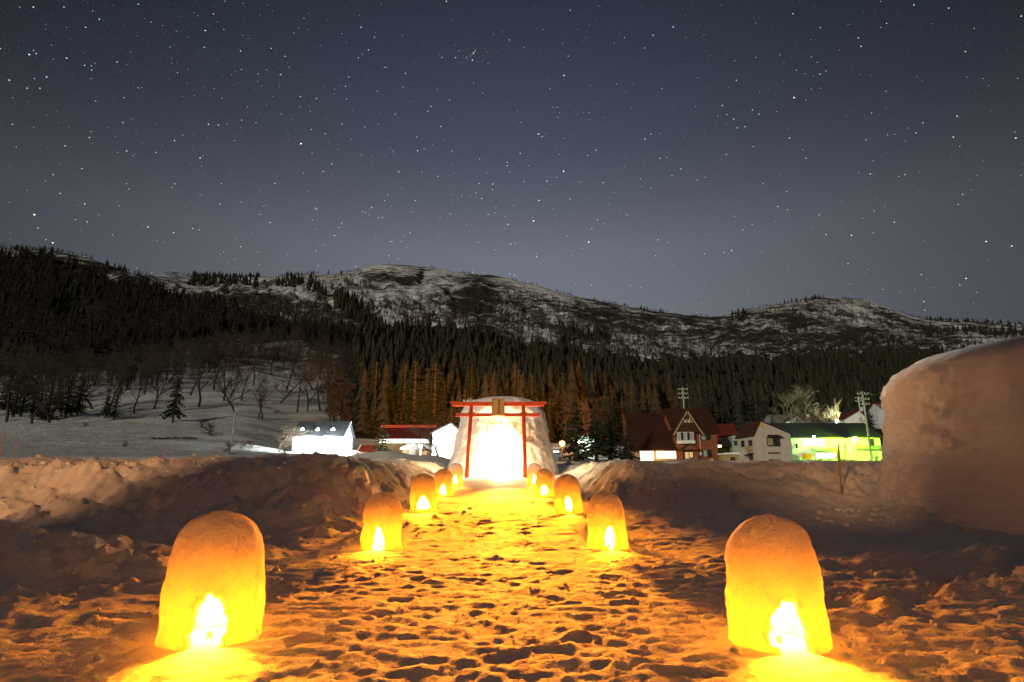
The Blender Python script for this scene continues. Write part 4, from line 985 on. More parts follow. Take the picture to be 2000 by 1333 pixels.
# far houses behind
Y = 135.0
x0, x1 = FX(1520, 822, Y), FX(1612, 822, Y); zb = gz(x0, Y)-3
h = empty('far_white_house', ((x0+x1)/2, Y, zb), 'far house with a small white gable and chimney above the green lit building', 'house')
gable_x(h, x0, x1, Y, Y+9, zb, FZ(826, Y), float(T_of(812))*(Y+4.5), GREY_SIDING, ROOF_GREY, 0.4)
xm = FX(1557, 820, Y-1.0)
gable_y(h, xm-3.8, xm+2.2, Y-1.2, Y+4, zb, FZ(830, Y), FZ(814, Y), WHITE, ROOF_DARK, 0.35, ridge=0.62)
b = MB(); b.box(FX(1562, 815, Y)-0.4+1.1, FX(1562, 815, Y)+0.3+1.1, Y-1.9, Y-1.3, FZ(832, Y), FZ(811, Y)); b.build('chimney', WHITE, h)
b = MB(); rect(b, 1555, 817, 1558, 822, Y-1.2, -0.05, -0.004); b.build('pane', DARKGLASS, h)
Y = 165.0
x0, x1 = FX(1648, 810, Y), FX(1692, 810, Y); zb = gz(x0, Y)-3
h = empty('far_red_house', ((x0+x1)/2, Y, zb), 'far house with a red roof behind the white utility pole', 'house')
gable_y(h, x0, x1, Y, Y+9, zb, FZ(818, Y), FZ(802, Y), WHITE, ROOF_RED, 0.6, ridge=0.7)
b = MB(); rect(b, 1678, 816, 1685, 824, Y, -0.05, -0.004); b.build('pane', CURTAIN, h)
Y = 185.0
x0, x1 = FX(1728, 805, Y), FX(1790, 805, Y); zb = gz(x0, Y)-3
h = empty('far_red_house', ((x0+x1)/2, Y, zb), 'far red roofed house half hidden by the big snow dome', 'house')
gable_x(h, x0, x1, Y, Y+9, zb, FZ(800, Y), FZ(791, Y)+1.2, WHITE_SIDING, ROOF_RED, 0.5)
b = MB(); rect(b, 1732, 802, 1738, 808, Y, -0.05, -0.004); b.build('pane', CURTAIN, h)
bracket_lamp(1729, 812, 178.0, 'far cold white lamp beside the big snow dome', 12000, (0.80, 0.95, 1.0), LAMP_WHITE, head=0.4)
Y = 100.0
x0, x1 = FX(1724, 880, Y), FX(1760, 880, Y); zb = gz(x0, Y)-1
h = empty('dark_shed', ((x0+x1)/2, Y, zb), 'dark red brown shed right of the green lit building', 'shed')
gable_x(h, x0, x1, Y, Y+7, zb, FZ(862, Y), FZ(836, Y), TIMBER, ROOF_BROWN, 0.3)
b = MB(); rect(b, 1728, 880, 1734, 900, Y, -0.05, -0.004); b.build('door', OLIVE_WALL, h)

# ------------------------------------------------------------------ trees
def bare_tree(seed, H, spread=0.55, levels=5, r0=0.03, up=0.35, kids=(3, 4), fork=0.28, minr=0.006, n0=7):
    """returns trunk MB and crown MB of a leafless tree of height about H"""
    rg = random.Random(seed); tr, crn = MB(), MB()
    def grow(p, d, L, r, lv):
        segs = 4 if lv < 2 else 3
        pts, rad = [p], [r]
        for k in range(segs):
            d = (d + Vector((rg.gauss(0, .16), rg.gauss(0, .16), rg.gauss(0.04*up, .10)))).normalized()
            p = p + d*L/segs; pts.append(p); rad.append(max(r*(1-0.62*(k+1)/segs), minr*0.5))
        (tr if lv == 0 else crn).tube(pts, rad, n0 if lv == 0 else (5 if lv == 1 else 3), cap=(lv == 0))
        if lv >= levels: return
        nk = rg.randint(*kids) + (2 if lv == 0 else 0)
        for k in range(nk):
            f = fork + (1-fork)*(k+rg.random()*0.8)/nk
            i = min(int(f*segs), segs-1); q = pts[i].lerp(pts[i+1], f*segs-i)
            dd = (pts[i+1]-pts[i]).normalized()
            az = rg.uniform(0, 2*math.pi); side = Vector((math.cos(az), math.sin(az), 0))
            nd = (dd*(1-spread) + side*spread*rg.uniform(0.7, 1.3) + Vector((0, 0, up*rg.uniform(0.4, 1.2)))).normalized()
            grow(q, nd, L*rg.uniform(0.48, 0.72)*(1.0 if lv else 0.9), max(rad[i]*rg.uniform(0.45, 0.6), minr), lv+1)
    grow(Vector((0, 0, -0.3)), Vector((rg.gauss(0, .06), rg.gauss(0, .06), 1)), H*0.55, H*r0, 0)
    return tr, crn
def conifer(seed, H, R, whorls=17, per=8, droop=0.35, bare=0.10):
    rg = random.Random(seed); tr, crn = MB(), MB()
    tr.tube([(0, 0, -0.3), (0, 0, H*0.5), (0, 0, H*0.97)], [H*0.022, H*0.014, H*0.003], 7)
    for w in range(whorls):
        f = bare + (1-bare)*w/whorls; z = H*f
        L = R*(1-f)**0.85*rg.uniform(0.75, 1.12) + 0.04*R
        for k in range(per):
            if rg.random() < 0.08: continue
            az = 2*math.pi*(k+rg.random()*0.9)/per; l = L*rg.uniform(0.65, 1.15)
            o = Vector((math.cos(az), math.sin(az), 0)); s = Vector((-math.sin(az), math.cos(az), 0))
            p = Vector((0, 0, z+rg.uniform(-.02, .02)*H)); m = 4
            ax = [p + o*l*q/m + Vector((0, 0, -droop*l*(q/m)**1.5 + 0.12*l*(q/m))) for q in range(m+1)]
            for q in range(m):
                wq = l*0.26*(1-0.75*abs((q+0.4)/m-0.35))
                for sg in (-1, 1):
                    tip = ax[q] + s*sg*wq*rg.uniform(0.8, 1.3) + o*l*0.16 + Vector((0, 0, -0.10*l*rg.random()-0.02*H*rg.random()))
                    crn.add([ax[q], ax[q+1], tip], [(0, 1, 2)])
                    tip2 = ax[q].lerp(ax[q+1], 0.5) + Vector((0, 0, -wq*rg.uniform(0.5, 1.0))) + s*sg*wq*0.35
                    crn.add([ax[q], ax[q+1], tip2], [(0, 1, 2)])
    return tr, crn
def mesh_of(name, mb, m):
    me = bpy.data.meshes.new(name); me.from_pydata(mb.v, [], mb.f); me.materials.append(m); me.update(); return me
BT = []
for s, (H, sp, lv, kd, fk, upv) in enumerate([(12, .55, 5, (3, 4), .30, .30), (13, .50, 5, (3, 4), .35, .45), (11, .62, 5, (3, 4), .22, .20), (14, .45, 5, (3, 3), .40, .55)]):
    a_, c_ = bare_tree(20+s, H, sp, lv, 0.018, upv, kd, fk, 0.014)
    BT.append((H, mesh_of('trunk', a_, BARK), mesh_of('crown', c_, BARK)))
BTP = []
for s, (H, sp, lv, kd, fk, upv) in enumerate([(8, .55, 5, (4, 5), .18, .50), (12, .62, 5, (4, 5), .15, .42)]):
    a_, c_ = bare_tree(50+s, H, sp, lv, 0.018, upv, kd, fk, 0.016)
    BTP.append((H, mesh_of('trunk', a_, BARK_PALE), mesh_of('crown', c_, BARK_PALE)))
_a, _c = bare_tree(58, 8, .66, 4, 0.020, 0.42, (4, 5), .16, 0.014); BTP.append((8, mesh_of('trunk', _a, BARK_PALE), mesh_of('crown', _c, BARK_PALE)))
BS = []
for s in range(3):
    a_, c_ = bare_tree(70+s, 3.0, .75, 4, 0.022, 0.35, (4, 5), 0.1, 0.012, 5)
    BS.append((3.0, mesh_of('trunk', a_, BARK), mesh_of('crown', c_, BARK)))
CT_ = []
for s, (H, R, w, p, d, br) in enumerate([(14, 2.9, 20, 9, .35, .06), (16, 2.6, 22, 8, .45, .10), (13, 3.4, 16, 8, .5, .16)]):
    a_, c_ = conifer(90+s, H, R, w, p, d, br)
    CT_.append((H, mesh_of('trunk', a_, BARK), mesh_of('crown', c_, NEEDLE)))
CTL = []
for s, (H, R, w, p, d, br) in enumerate([(6, 2.1, 15, 9, .25, .05), (2.5, 1.5, 9, 9, .15, .05)]):
    a_, c_ = conifer(95+s, H, R, w, p, d, br)
    CTL.append((H, mesh_of('trunk', a_, BARK), mesh_of('crown', c_, NEEDLE_LIT)))
def put_tree(name, proto, px, py_base, py_top, Y, label, group=None, wide=1.0, sink=0.0, cat='tree', snap=True):
    x = FX(px, py_base, Y); zb = gz(x, Y) if snap else FZ(py_base, Y)
    zt = FZ(py_top, Y); H = max(zt-zb, 0.3); s = H/(proto[0]*1.0)
    t = empty(name, (x, Y, zb-sink), label, cat, group, rz=rnd.uniform(0, 6.28)); t.scale = (s*wide, s*wide, s)
    for nm, me in (('trunk', proto[1]), ('crown', proto[2])):
        o = bpy.data.objects.new(nm, me); COL.objects.link(o); o.parent = t
    return t
def base_depth(px, py):
    """distance at which the ground is seen at this photo position"""
    Ys = np.exp(np.linspace(math.log(46), math.log(1400), 700)); a = (px-1000)/FPX/yc_of(py)
    Tz = ground(a*Ys, Ys, False)/Ys; k = np.where(Tz >= float(T_of(py)))[0]
    return float(Ys[k[0]]) if len(k) else 900.0

# bare trees standing on the open slope at the left
SLOPE = [(215, 812, 690), (262, 808, 700), (300, 800, 680), (345, 765, 665), (372, 770, 655), (388, 796, 660), (418, 760, 650), (440, 772, 655), (437, 785, 668), (447, 780, 690),
         (460, 806, 690), (472, 785, 690), (505, 818, 730), (512, 820, 715), (530, 728, 640), (575, 735, 640), (580, 808, 690), (600, 805, 700), (626, 806, 690), (634, 806, 700), (648, 812, 720), (560, 760, 660), (610, 758, 660), (545, 790, 690), (660, 790, 680), (282, 770, 670),
         (330, 745, 650), (240, 770, 660), (495, 750, 655), (405, 730, 640), (470, 735, 640), (350, 720, 630), (640, 745, 640)]
ORD = ['first', 'second', 'third', 'fourth', 'fifth', 'sixth', 'seventh', 'eighth', 'ninth', 'tenth']
def rank_words(k, n):
    if n == 1: return ''
    if n == 2: return ('left', 'right')[k] + ' of two'
    if n == 3: return ('left', 'middle', 'right')[k] + ' of three'
    return ORD[min(k, 9)] + ' from the left'
DARKL = [(12, 826, 700), (40, 815, 690), (62, 828, 720), (98, 826, 705), (120, 815, 690), (150, 805, 700), (182, 800, 690), (20, 790, 660), (80, 780, 665), (140, 775, 660)]
zones = {}
for e in SLOPE:
    px, pb, pt = e
    row = 'low on' if pb >= 795 else ('halfway up' if pb >= 755 else 'high on')
    side = 'left of the ragged evergreen' if px < 337 else ('between ragged evergreen and thin pole' if px < 452 else ('between thin pole and white house' if px < 567 else 'above the white house'))
    zones.setdefault((row, side), []).append(e)
k = 0
for (row, side), lst in zones.items():
    lst.sort()
    for j, (px, pb, pt) in enumerate(lst):
        Y = base_depth(px, pb); w_ = rank_words(j, len(lst))
        put_tree('bare_tree', BT[k % 4], px, pb, pt, Y, 'leafless tree %s the slope %s%s' % (row, side, ', ' + w_ if w_ else ''), 'leafless trees on the open slope'); k += 1
for k, (px, pb, pt) in enumerate(sorted(DARKL)):
    put_tree('bare_tree', BT[(k+1) % 4], px, pb, pt, base_depth(px, pb), 'leafless tree in the dark thicket at the left edge, ' + rank_words(k, len(DARKL)), 'trees of the dark left thicket', wide=1.25)
for k, (px, pb, pt) in enumerate(sorted([(90, 822, 735), (128, 815, 730), (150, 808, 730), (60, 818, 730), (25, 815, 720), (110, 800, 715), (10, 800, 700)])):
    put_tree('conifer', CT_[k % 3], px, pb, pt, base_depth(px, pb), 'bushy dark evergreen in the thicket at the left edge, ' + rank_words(k, 7), 'evergreens of the dark left thicket', wide=1.4)
put_tree('conifer', CT_[1], 222, 822, 736, base_depth(222, 822), 'narrow black evergreen standing alone at the foot of the left slope', wide=1.0)
put_tree('conifer', CT_[2], 205, 818, 752, base_depth(205, 818), 'short evergreen leaning against the narrow black one', wide=0.9)
put_tree('conifer', CT_[2], 337, 826, 705, base_depth(337, 826), 'tall ragged evergreen standing alone on the left snow slope', wide=0.80)
# orchard shrubs in the field
for k, (px, pb, pt, lb) in enumerate([(412, 854, 812, 'rounded leafless orchard tree in the middle of the left field'), (447, 888, 855, 'low leafless shrub at the foot of the thin pole'), (487, 877, 848, 'round leafless shrub right of the thin pole'),
                                      (242, 874, 855, 'tiny crooked leafless shrub alone in the left field'), (395, 836, 815, 'small shrub behind the rounded orchard tree'), (470, 878, 862, 'smallest leafless shrub, between the thin pole and the round shrub'), (165, 834, 822, 'small twiggy shrub at the upper edge of the left field')]):
    put_tree('shrub', BS[k % 3], px, pb, pt, base_depth(px, pb), lb, 'leafless shrubs in the field', wide=1.35, cat='shrub')
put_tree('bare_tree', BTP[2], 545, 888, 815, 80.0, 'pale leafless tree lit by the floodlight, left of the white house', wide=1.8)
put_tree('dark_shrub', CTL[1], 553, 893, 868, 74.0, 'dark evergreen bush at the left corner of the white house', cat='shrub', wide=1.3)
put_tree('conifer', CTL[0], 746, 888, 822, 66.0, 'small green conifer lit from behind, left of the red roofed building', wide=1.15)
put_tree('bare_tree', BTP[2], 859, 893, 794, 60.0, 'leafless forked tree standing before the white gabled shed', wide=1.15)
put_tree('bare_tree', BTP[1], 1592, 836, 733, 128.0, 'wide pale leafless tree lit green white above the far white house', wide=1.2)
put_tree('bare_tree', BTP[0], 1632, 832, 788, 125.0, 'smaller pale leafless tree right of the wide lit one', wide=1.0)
put_tree('bare_tree', BT[0], 1152, 850, 763, 120.0, 'pale leafless tree behind the dark trees right of the hut', wide=1.0)
for px, pb, pt, Y, w, lb, pr in [(1127, 903, 772, 62, 1.7, 'large dark evergreen right behind the orange street lamp', CT_[0]), (1165, 900, 785, 74, 1.6, 'dark evergreen right of the pale green lit building', CT_[2]), (1192, 898, 770, 78, 1.7, 'tall dark evergreen in the middle between hut and brown house', CT_[1]),
                             (1226, 902, 825, 72, 1.5, 'short dark evergreen close to the left end of the brown house', CT_[2]), (1482, 850, 738, 150, 1.3, 'narrow evergreen above the roof of the cream house', CT_[1]), (1470, 850, 752, 152, 1.3, 'lower evergreen left of the narrow one above the cream house', CT_[0]),
                             (1686, 820, 742, 190, 1.1, 'dark evergreen behind the white utility pole', CT_[0]), (1662, 822, 780, 180, 1.2, 'small evergreen left of the one behind the white pole', CT_[2]), (1350, 850, 745, 150, 1.4, 'evergreen behind the pole on the brown house', CT_[1]),
                             (1510, 840, 808, 100, 1.5, 'small dark evergreen behind the right roof edge of the cream house', CT_[2]), (1700, 830, 795, 150, 1.6, 'rounded evergreen between the two far utility poles', CT_[0])]:
    put_tree('conifer', pr, px, pb, pt, float(Y), lb, wide=w)
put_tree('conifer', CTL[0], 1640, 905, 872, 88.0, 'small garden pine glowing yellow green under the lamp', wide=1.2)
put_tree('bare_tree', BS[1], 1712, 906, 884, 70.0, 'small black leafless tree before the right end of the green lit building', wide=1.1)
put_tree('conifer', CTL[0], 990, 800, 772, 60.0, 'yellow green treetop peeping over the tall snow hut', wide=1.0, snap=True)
for px, lb in ((1603, 'left'), (1622, 'middle'), (1650, 'right')):
    p = at(px, 899, 86.0); g = gz(p.x, 86.0)
    put_tree('dark_shrub', CTL[1], px, 905, 894, 86.0, 'low snow dusted bush before the green lit building, %s of three' % lb, 'bushes before the green lit building', wide=2.2, cat='shrub')

# ------------------------------------------------------------------ woods too far to count
def scatter(polys, n, seed):
    """points on the hills seen inside photo polygons [(px,py)...] -> x, y, z"""
    rg = np.random.default_rng(seed); out = []
    for poly, w in polys:
        P = np.array(poly, float); m = int(n*w)
        lo, hi = P.min(0), P.max(0); pts = np.zeros((0, 2))
        while len(pts) < m:
            q = lo+(hi-lo)*rg.random((m*3, 2)); ins = np.zeros(len(q), bool)
            for i in range(len(P)):
                x1, y1 = P[i]; x2, y2 = P[(i+1) % len(P)]
                c = ((y1 > q[:, 1]) != (y2 > q[:, 1])) & (q[:, 0] < (x2-x1)*(q[:, 1]-y1)/(y2-y1+1e-9)+x1); ins ^= c
            pts = np.concatenate([pts, q[ins]])
        out.append(pts[:m])
    q = np.concatenate(out)
    a = (q[:, 0]-1000)/FPX/(CT-(666.5-q[:, 1])/FPX*ST); Tt = T_of(q[:, 1])
    Ys = np.exp(np.linspace(math.log(110), math.log(1500), 260))
    Y = np.full(len(q), np.nan)
    for s in range(0, len(q), 2000):
        aa = a[s:s+2000, None]; tz = T_far(aa, Ys[None, :]*np.ones_like(aa)); ge = tz >= Tt[s:s+2000, None]
        k = ge.argmax(1); ok = ge.any(1); Y[s:s+2000] = np.where(ok, Ys[k], np.nan)
    ok = ~np.isnan(Y); a, Y = a[ok], Y[ok]*rg.uniform(0.985, 1.015, ok.sum())
    X = a*Y
    return X, Y, ground(X, Y, False)
def far_z(X, Y):
    A_ = X/Y
    return ground(X, Y, False) + fbm(X*0.012, Y*0.012, 5, 61)*4.5*sstep(130, 400, Y)*sstep(0.0, 0.18, np.abs(np.log(Y/ridge_dist(A_)))) - np.abs(fbm(A_*26, np.log(Y)*2.5, 3, 63))*14*sstep(500, 900, Y)*sstep(0.0, 0.12, np.log(ridge_dist(A_)/Y))
def instance_mesh(name, protos, X, Y, H, W, matl, label, cat, seed=0):
    rg = np.random.default_rng(seed); Z = far_z(X, Y); Vs, Fs = [], []; off = 0
    which = rg.integers(0, len(protos), len(X))
    for k, (pv, pf) in enumerate(protos):
        i = np.where(which == k)[0]
        if not len(i): continue
        an = rg.uniform(0, 2*np.pi, len(i)); c, s = np.cos(an)[:, None], np.sin(an)[:, None]
        x = (pv[None, :, 0]*c-pv[None, :, 1]*s)*W[i][:, None]+X[i][:, None]; y = (pv[None, :, 0]*s+pv[None, :, 1]*c)*W[i][:, None]+Y[i][:, None]
        z = pv[None, :, 2]*H[i][:, None]+Z[i][:, None]-0.3
        V = np.stack([x, y, z], -1).reshape(-1, 3); F = (pf[None]+(np.arange(len(i))*len(pv))[:, None, None]).reshape(-1, 3)+off
        Vs.append(V); Fs.append(F); off += len(V)
    me = np_mesh(name, np.concatenate(Vs), np.concatenate(Fs)); o = link_mesh(name, me, matl)
    return tag(o, label, cat, kind='stuff')
def low_conifer(seed, tiers=7, n=5):
    rg = random.Random(seed); v, f = [], []
    for k in range(tiers):
        z0 = 0.08+0.92*k/tiers; r = 0.5*(1-k/tiers)**0.9+0.03; b = len(v); v.append((0, 0, min(z0+1.9/tiers, 1.0+0.02)))
        for j in range(2*n):
            rr = r*(rg.uniform(0.8, 1.15) if j % 2 == 0 else rg.uniform(0.35, 0.6)); an = math.pi*j/n+rg.uniform(-.1, .1)+k
            v.append((rr*math.cos(an), rr*math.sin(an), z0-(0.035 if j % 2 == 0 else -0.02)*rg.uniform(0.6, 1.6)))
        for j in range(2*n): f.append((b, b+1+j, b+1+(j+1) % (2*n)))
    b = len(v); v += [(0.02, 0, 0), (-0.01, 0.017, 0), (-0.01, -0.017, 0), (0, 0, 0.5)]; f += [(b, b+1, b+3), (b+1, b+2, b+3), (b+2, b, b+3)]
    return np.array(v), np.array(f)
def low_bare(seed, n=46, thick=0.012):
    """a leafless tree of thin three-sided twigs, unit height"""
    rg = random.Random(seed); v, f = [], []
    def twig(p, q, r):
        b = len(v); p, q = Vector(p), Vector(q); d = (q-p).normalized(); a = d.orthogonal().normalized(); c = d.cross(a)
        for k in range(3):
            t = 2.094*k; v.append(tuple(p+(a*math.cos(t)+c*math.sin(t))*r))
        v.append(tuple(q)); f.extend([(b, b+1, b+3), (b+1, b+2, b+3), (b+2, b, b+3)])
    twig((0, 0, 0), (rg.uniform(-.05, .05), rg.uniform(-.05, .05), 0.8), thick*1.8)
    for k in range(n):
        if k < 9 or rg.random() < 0.3:
            z = rg.uniform(0.2, 0.62); p = (0, 0, z)
        az = rg.uniform(0, 6.28); L = rg.uniform(0.22, 0.5); e = rg.uniform(0.5, 1.25)
        q = (p[0]+math.cos(az)*math.cos(e)*L*0.9, p[1]+math.sin(az)*math.cos(e)*L*0.9, min(p[2]+math.sin(e)*L, 1.0))
        twig(p, q, thick*rg.uniform(0.5, 1.0)); p = tuple(Vector(p).lerp(Vector(q), rg.uniform(0.35, 0.8)))
    return np.array(v), np.array(f)
LC = [low_conifer(s) for s in range(4)]; LB = [low_bare(s, 38) for s in range(4)]; LBF = [low_bare(10+s, 14, 0.034) for s in range(4)]
# plantation of conifers filling the hillside behind the village
P_FOREST = [([(690, 850), (690, 665), (760, 650), (830, 640), (900, 655), (1000, 678), (1100, 690), (1200, 705), (1240, 712), (1240, 868), (900, 862)], 0.60),
            ([(1240, 868), (1240, 712), (1300, 712), (1400, 700), (1500, 712), (1560, 700), (1700, 690), (1800, 685), (2060, 690), (2060, 860), (1600, 865)], 0.40)]
X, Y_, Z = scatter(P_FOREST, 4600, 5)
near_ = (Y_ < 205) & (RNG.random(len(X)) < 0.30)
for x, y in list(zip(X[near_], Y_[near_]))[:190]:
    px = 1000 + x/y*FPX*1.0
    where = ('the red roofed building' if px < 860 else 'the tall snow hut' if px < 1110 else 'the dark garden evergreens' if px < 1240 else 'the brown house' if px < 1410 else 'the cream house' if px < 1550 else 'the green lit building')
    H1 = rnd.uniform(11, 23); bare_ = rnd.random() < 0.30; pr = BT[rnd.randrange(4)] if bare_ else CT_[rnd.randrange(3)]; H1 = H1*(0.8 if bare_ else 1.0); sc_ = H1/pr[0]; w_ = sc_*rnd.uniform(0.9, 1.7)
    t = empty('bare_tree' if bare_ else 'conifer', (x, y, float(far_z(np.array([x]), np.array([y]))[0])-0.2), ('leafless tree' if bare_ else 'tall conifer') + ' at the front of the dark wood behind ' + where, 'tree', ('front leafless trees' if bare_ else 'front conifers') + ' of the wood behind ' + where, rz=rnd.uniform(0, 6.28)); t.scale = (w_, w_, sc_)
    for nm, me in (('trunk', pr[1]), ('crown', pr[2])):
        o = bpy.data.objects.new(nm, me); COL.objects.link(o); o.parent = t
far_ = ~((Y_ < 205) & (RNG.random(len(X)) < 0.75)) & ~near_; X, Y_ = X[far_], Y_[far_]
n = len(X); H = RNG.uniform(7, 25, n)*RNG.uniform(0.7, 1.15, n); instance_mesh('conifer_wood', LC, X, Y_, H, np.clip(H*RNG.uniform(0.30, 0.75, n), 4, 11), FOREST, 'dark conifer wood covering the hillside behind the village', 'wood', 1)
P_DARK = [([(-60, 700), (-60, 505), (90, 500), (200, 540), (270, 560), (400, 590), (470, 620), (560, 640), (690, 650), (690, 690), (560, 660), (440, 660), (330, 690), (200, 720), (60, 730)], 1.0)]
X, Y_, Z = scatter(P_DARK, 4200, 6)
_v = Z/Y_; _vv = (_v*CT-ST)/(CT+_v*ST); _py = 666.5-_vv*FPX; _px = 1000+X/Y_*FPX*(CT-_vv*ST)
k = ~((((_px-142)/46)**2+((_py-622)/38)**2 < 1) & (RNG.random(len(X)) < 0.93)) & ~((_px > 105) & (_px < 270) & (_py < 548) & (RNG.random(len(X)) < 0.8))
X, Y_ = X[k], Y_[k]; n = len(X)
kc = RNG.random(n) < 0.55
H = RNG.uniform(11, 19, n); instance_mesh('mixed_wood', LC, X[kc], Y_[kc], H[kc], H[kc]*RNG.uniform(0.4, 0.6, kc.sum()), FOREST_DARK, 'black evergreen wood on the left hill', 'wood', 2)
instance_mesh('leafless_wood', LB, X[~kc], Y_[~kc], H[~kc]*1.1, H[~kc]*RNG.uniform(0.8, 1.1, (~kc).sum()), TWIGS_DARK, 'dense leafless wood on the left hill', 'wood', 3)
P_STRIPS = [([(375, 556), (505, 558), (505, 545), (375, 542)], 0.16), ([(650, 575), (680, 580), (745, 640), (720, 655), (655, 605)], 0.22), ([(535, 558), (590, 565), (640, 575), (620, 545), (540, 545)], 0.12), ([(1090, 640), (1180, 650), (1190, 664), (1095, 660)], 0.14),
            ([(1535, 618), (1575, 618), (1580, 640), (1540, 642)], 0.06), ([(1800, 640), (2060, 645), (2060, 662), (1810, 650)], 0.22), ([(1430, 615), (1460, 610), (1460, 622), (1430, 624)], 0.03), ([(1640, 660), (1760, 665), (1760, 680), (1640, 675)], 0.08)]
X, Y_, Z = scatter(P_STRIPS, 620, 7); n = len(X)
H = RNG.uniform(13, 20, n); instance_mesh('conifer_strips', LC, X, Y_, H, H*RNG.uniform(0.32, 0.45, n), FOREST, 'dark strips of conifers planted across the upper slopes', 'wood', 4)
P_SLOPE = [([(190, 735), (330, 700), (440, 672), (560, 668), (690, 695), (690, 760), (600, 720), (470, 715), (350, 740), (230, 775)], 0.72), ([(640, 840), (640, 740), (700, 700), (700, 850)], 0.14), ([(-40, 800), (-40, 720), (190, 735), (190, 790)], 0.14)]
X, Y_, Z = scatter(P_SLOPE, 620, 9); n = len(X)
H = RNG.uniform(9, 15, n); instance_mesh('slope_wood', LB, X, Y_, H, H*RNG.uniform(0.8, 1.2, n), TWIGS, 'leafless wood thickening above the open left slope', 'wood', 8)
# leafless brush veiling the mountain
P_BRUSH = [([(400, 580), (640, 600), (690, 640), (560, 640), (420, 600)], 0.12), ([(690, 560), (760, 585), (900, 590), (1000, 560), (1200, 610), (1390, 625), (1390, 690), (1200, 690), (1000, 670), (850, 630), (740, 620)], 0.52),
           ([(1400, 640), (1500, 605), (1600, 590), (1700, 595), (1800, 635), (1900, 650), (2050, 660), (2050, 690), (1400, 690)], 0.32), ([(640, 545), (720, 530), (740, 560), (650, 575)], 0.04)]
X, Y_, Z = scatter(P_BRUSH, 4200, 8); n = len(X)
H = RNG.uniform(6, 12, n); instance_mesh('leafless_brush', LBF, X, Y_, H, H*RNG.uniform(0.9, 1.5, n), TWIGS, 'leafless brush veiling the snowy mountain faces', 'brush', 5)
# bushes along the skyline
a_s = RNG.uniform(-1.05, 1.05, 900); a_s = a_s[(np.abs(a_s+0.25) > 0.02)]
dens = vnoise(a_s*14, a_s*0, 71) > -0.05; a_s = a_s[dens]; Rr = ridge_dist(a_s)*RNG.uniform(0.985, 1.004, len(a_s))
H = RNG.uniform(3, 9, len(a_s)); instance_mesh('skyline_brush', LBF, a_s*Rr, Rr, H, H*RNG.uniform(1.0, 1.6, len(a_s)), TWIGS, 'bushes along the mountain skyline', 'brush', 6)
a_s = (np.concatenate([RNG.uniform(195, 240, 14), RNG.uniform(376, 504, 40), RNG.uniform(660, 668, 3), RNG.uniform(1245, 1300, 12), RNG.uniform(1425, 1450, 8), RNG.uniform(1520, 1600, 16), RNG.uniform(1800, 2040, 60), RNG.uniform(555, 640, 12), RNG.uniform(0, 40, 10)])-1000)/FPX/0.955
Rr = ridge_dist(a_s)*RNG.uniform(0.97, 0.999, len(a_s)); H = RNG.uniform(7, 14, len(a_s))
instance_mesh('skyline_conifers', LC, a_s*Rr, Rr, H, H*0.45, FOREST, 'small conifers standing on the mountain skyline', 'wood', 7)
# avalanche fences on the mountain
for k, (p0, p1, lb) in enumerate((((788, 622), (820, 620), 'left'), ((888, 628), (924, 634), 'right'))):
    Y = base_depth(*p0); A0 = at(p0[0], p0[1], Y); A1 = at(p1[0], p1[1], Y)
    t = empty('avalanche_fence', A0, 'avalanche fence of dark posts on the mountain slope, %s one' % lb, 'fence', 'avalanche fences')
    for j in range(8):
        q = A0.lerp(A1, j/7); b = MB(); b.box(q.x-0.35, q.x+0.35, Y-0.3, Y+0.3, q.z-6, q.z+8); b.build('post', TIMBER, t)
    for zz in (1.5, 4, 6.5):
        b = MB(); b.tube([A0+Vector((0, -0.6, zz)), A1+Vector((0, -0.6, zz))], 0.3, 4); b.build('rail', TIMBER, t)

# ------------------------------------------------------------------ poles, wires, stakes, street lamp
def pole(px, pb, pt, Y, label, matl, r=0.15, arms=2, xf=False):
    p0, p1 = at(px, pb, Y), at(px, pt, Y); x = p0.x; g = gz(x, Y)
    t = empty('utility_pole', (x, Y, g), label, 'pole', 'utility poles')
    b = MB(); b.tube([(x, Y, g-0.5), (x, Y, p1.z)], [r, r*0.7], 10); b.build('shaft', matl, t)
    for k in range(arms):
        z = p1.z-0.4-0.8*k; b = MB(); b.box(x-0.9, x+0.9, Y-0.2, Y-0.1-r*0.0, z-0.06, z+0.06); c = b.build('crossarm', METAL, t)
        for q in (-0.8, -0.3, 0.3, 0.8):
            b = MB(); b.lathe([(0.05, z+0.062), (0.08, z+0.13), (0.04, z+0.22)], x+q, Y-0.15, 8); b.build('insulator', WHITE, c)
    if xf:
        b = MB(); b.lathe([(0.3, p1.z-3.6), (0.34, p1.z-3.5), (0.34, p1.z-2.7), (0.28, p1.z-2.55)], x+0.55, Y, 12); b.build('transformer', METAL, t)
    return Vector((x, Y, p1.z-0.3))
T1 = pole(1343, 900, 757, 104.0, 'utility pole rising behind the gable of the brown house', CONCRETE, 0.16, 3)
T2 = pole(1683, 826, 775, 140.0, 'white lit utility pole with a transformer above the green lit building', CONCRETE, 0.18, 2, True)
T3 = pole(1703, 900, 765, 88.0, 'green lit utility pole before the right end of the long building', CONCRETE, 0.17, 3)
T4 = pole(1715, 826, 790, 150.0, 'thin far utility pole right of the green lit one', CONCRETE, 0.15, 1)
T5 = pole(450, 893, 800, 95.0, 'thin pale pole standing alone in the left field', CONCRETE, 0.13, 0)
T6 = pole(918, 880, 778, 66.0, 'pale pole behind the left post of the red gate', CONCRETE, 0.14, 1)
T7 = pole(1548, 830, 796, 140.0, 'short far pole left of the wide lit tree', CONCRETE, 0.13, 0)
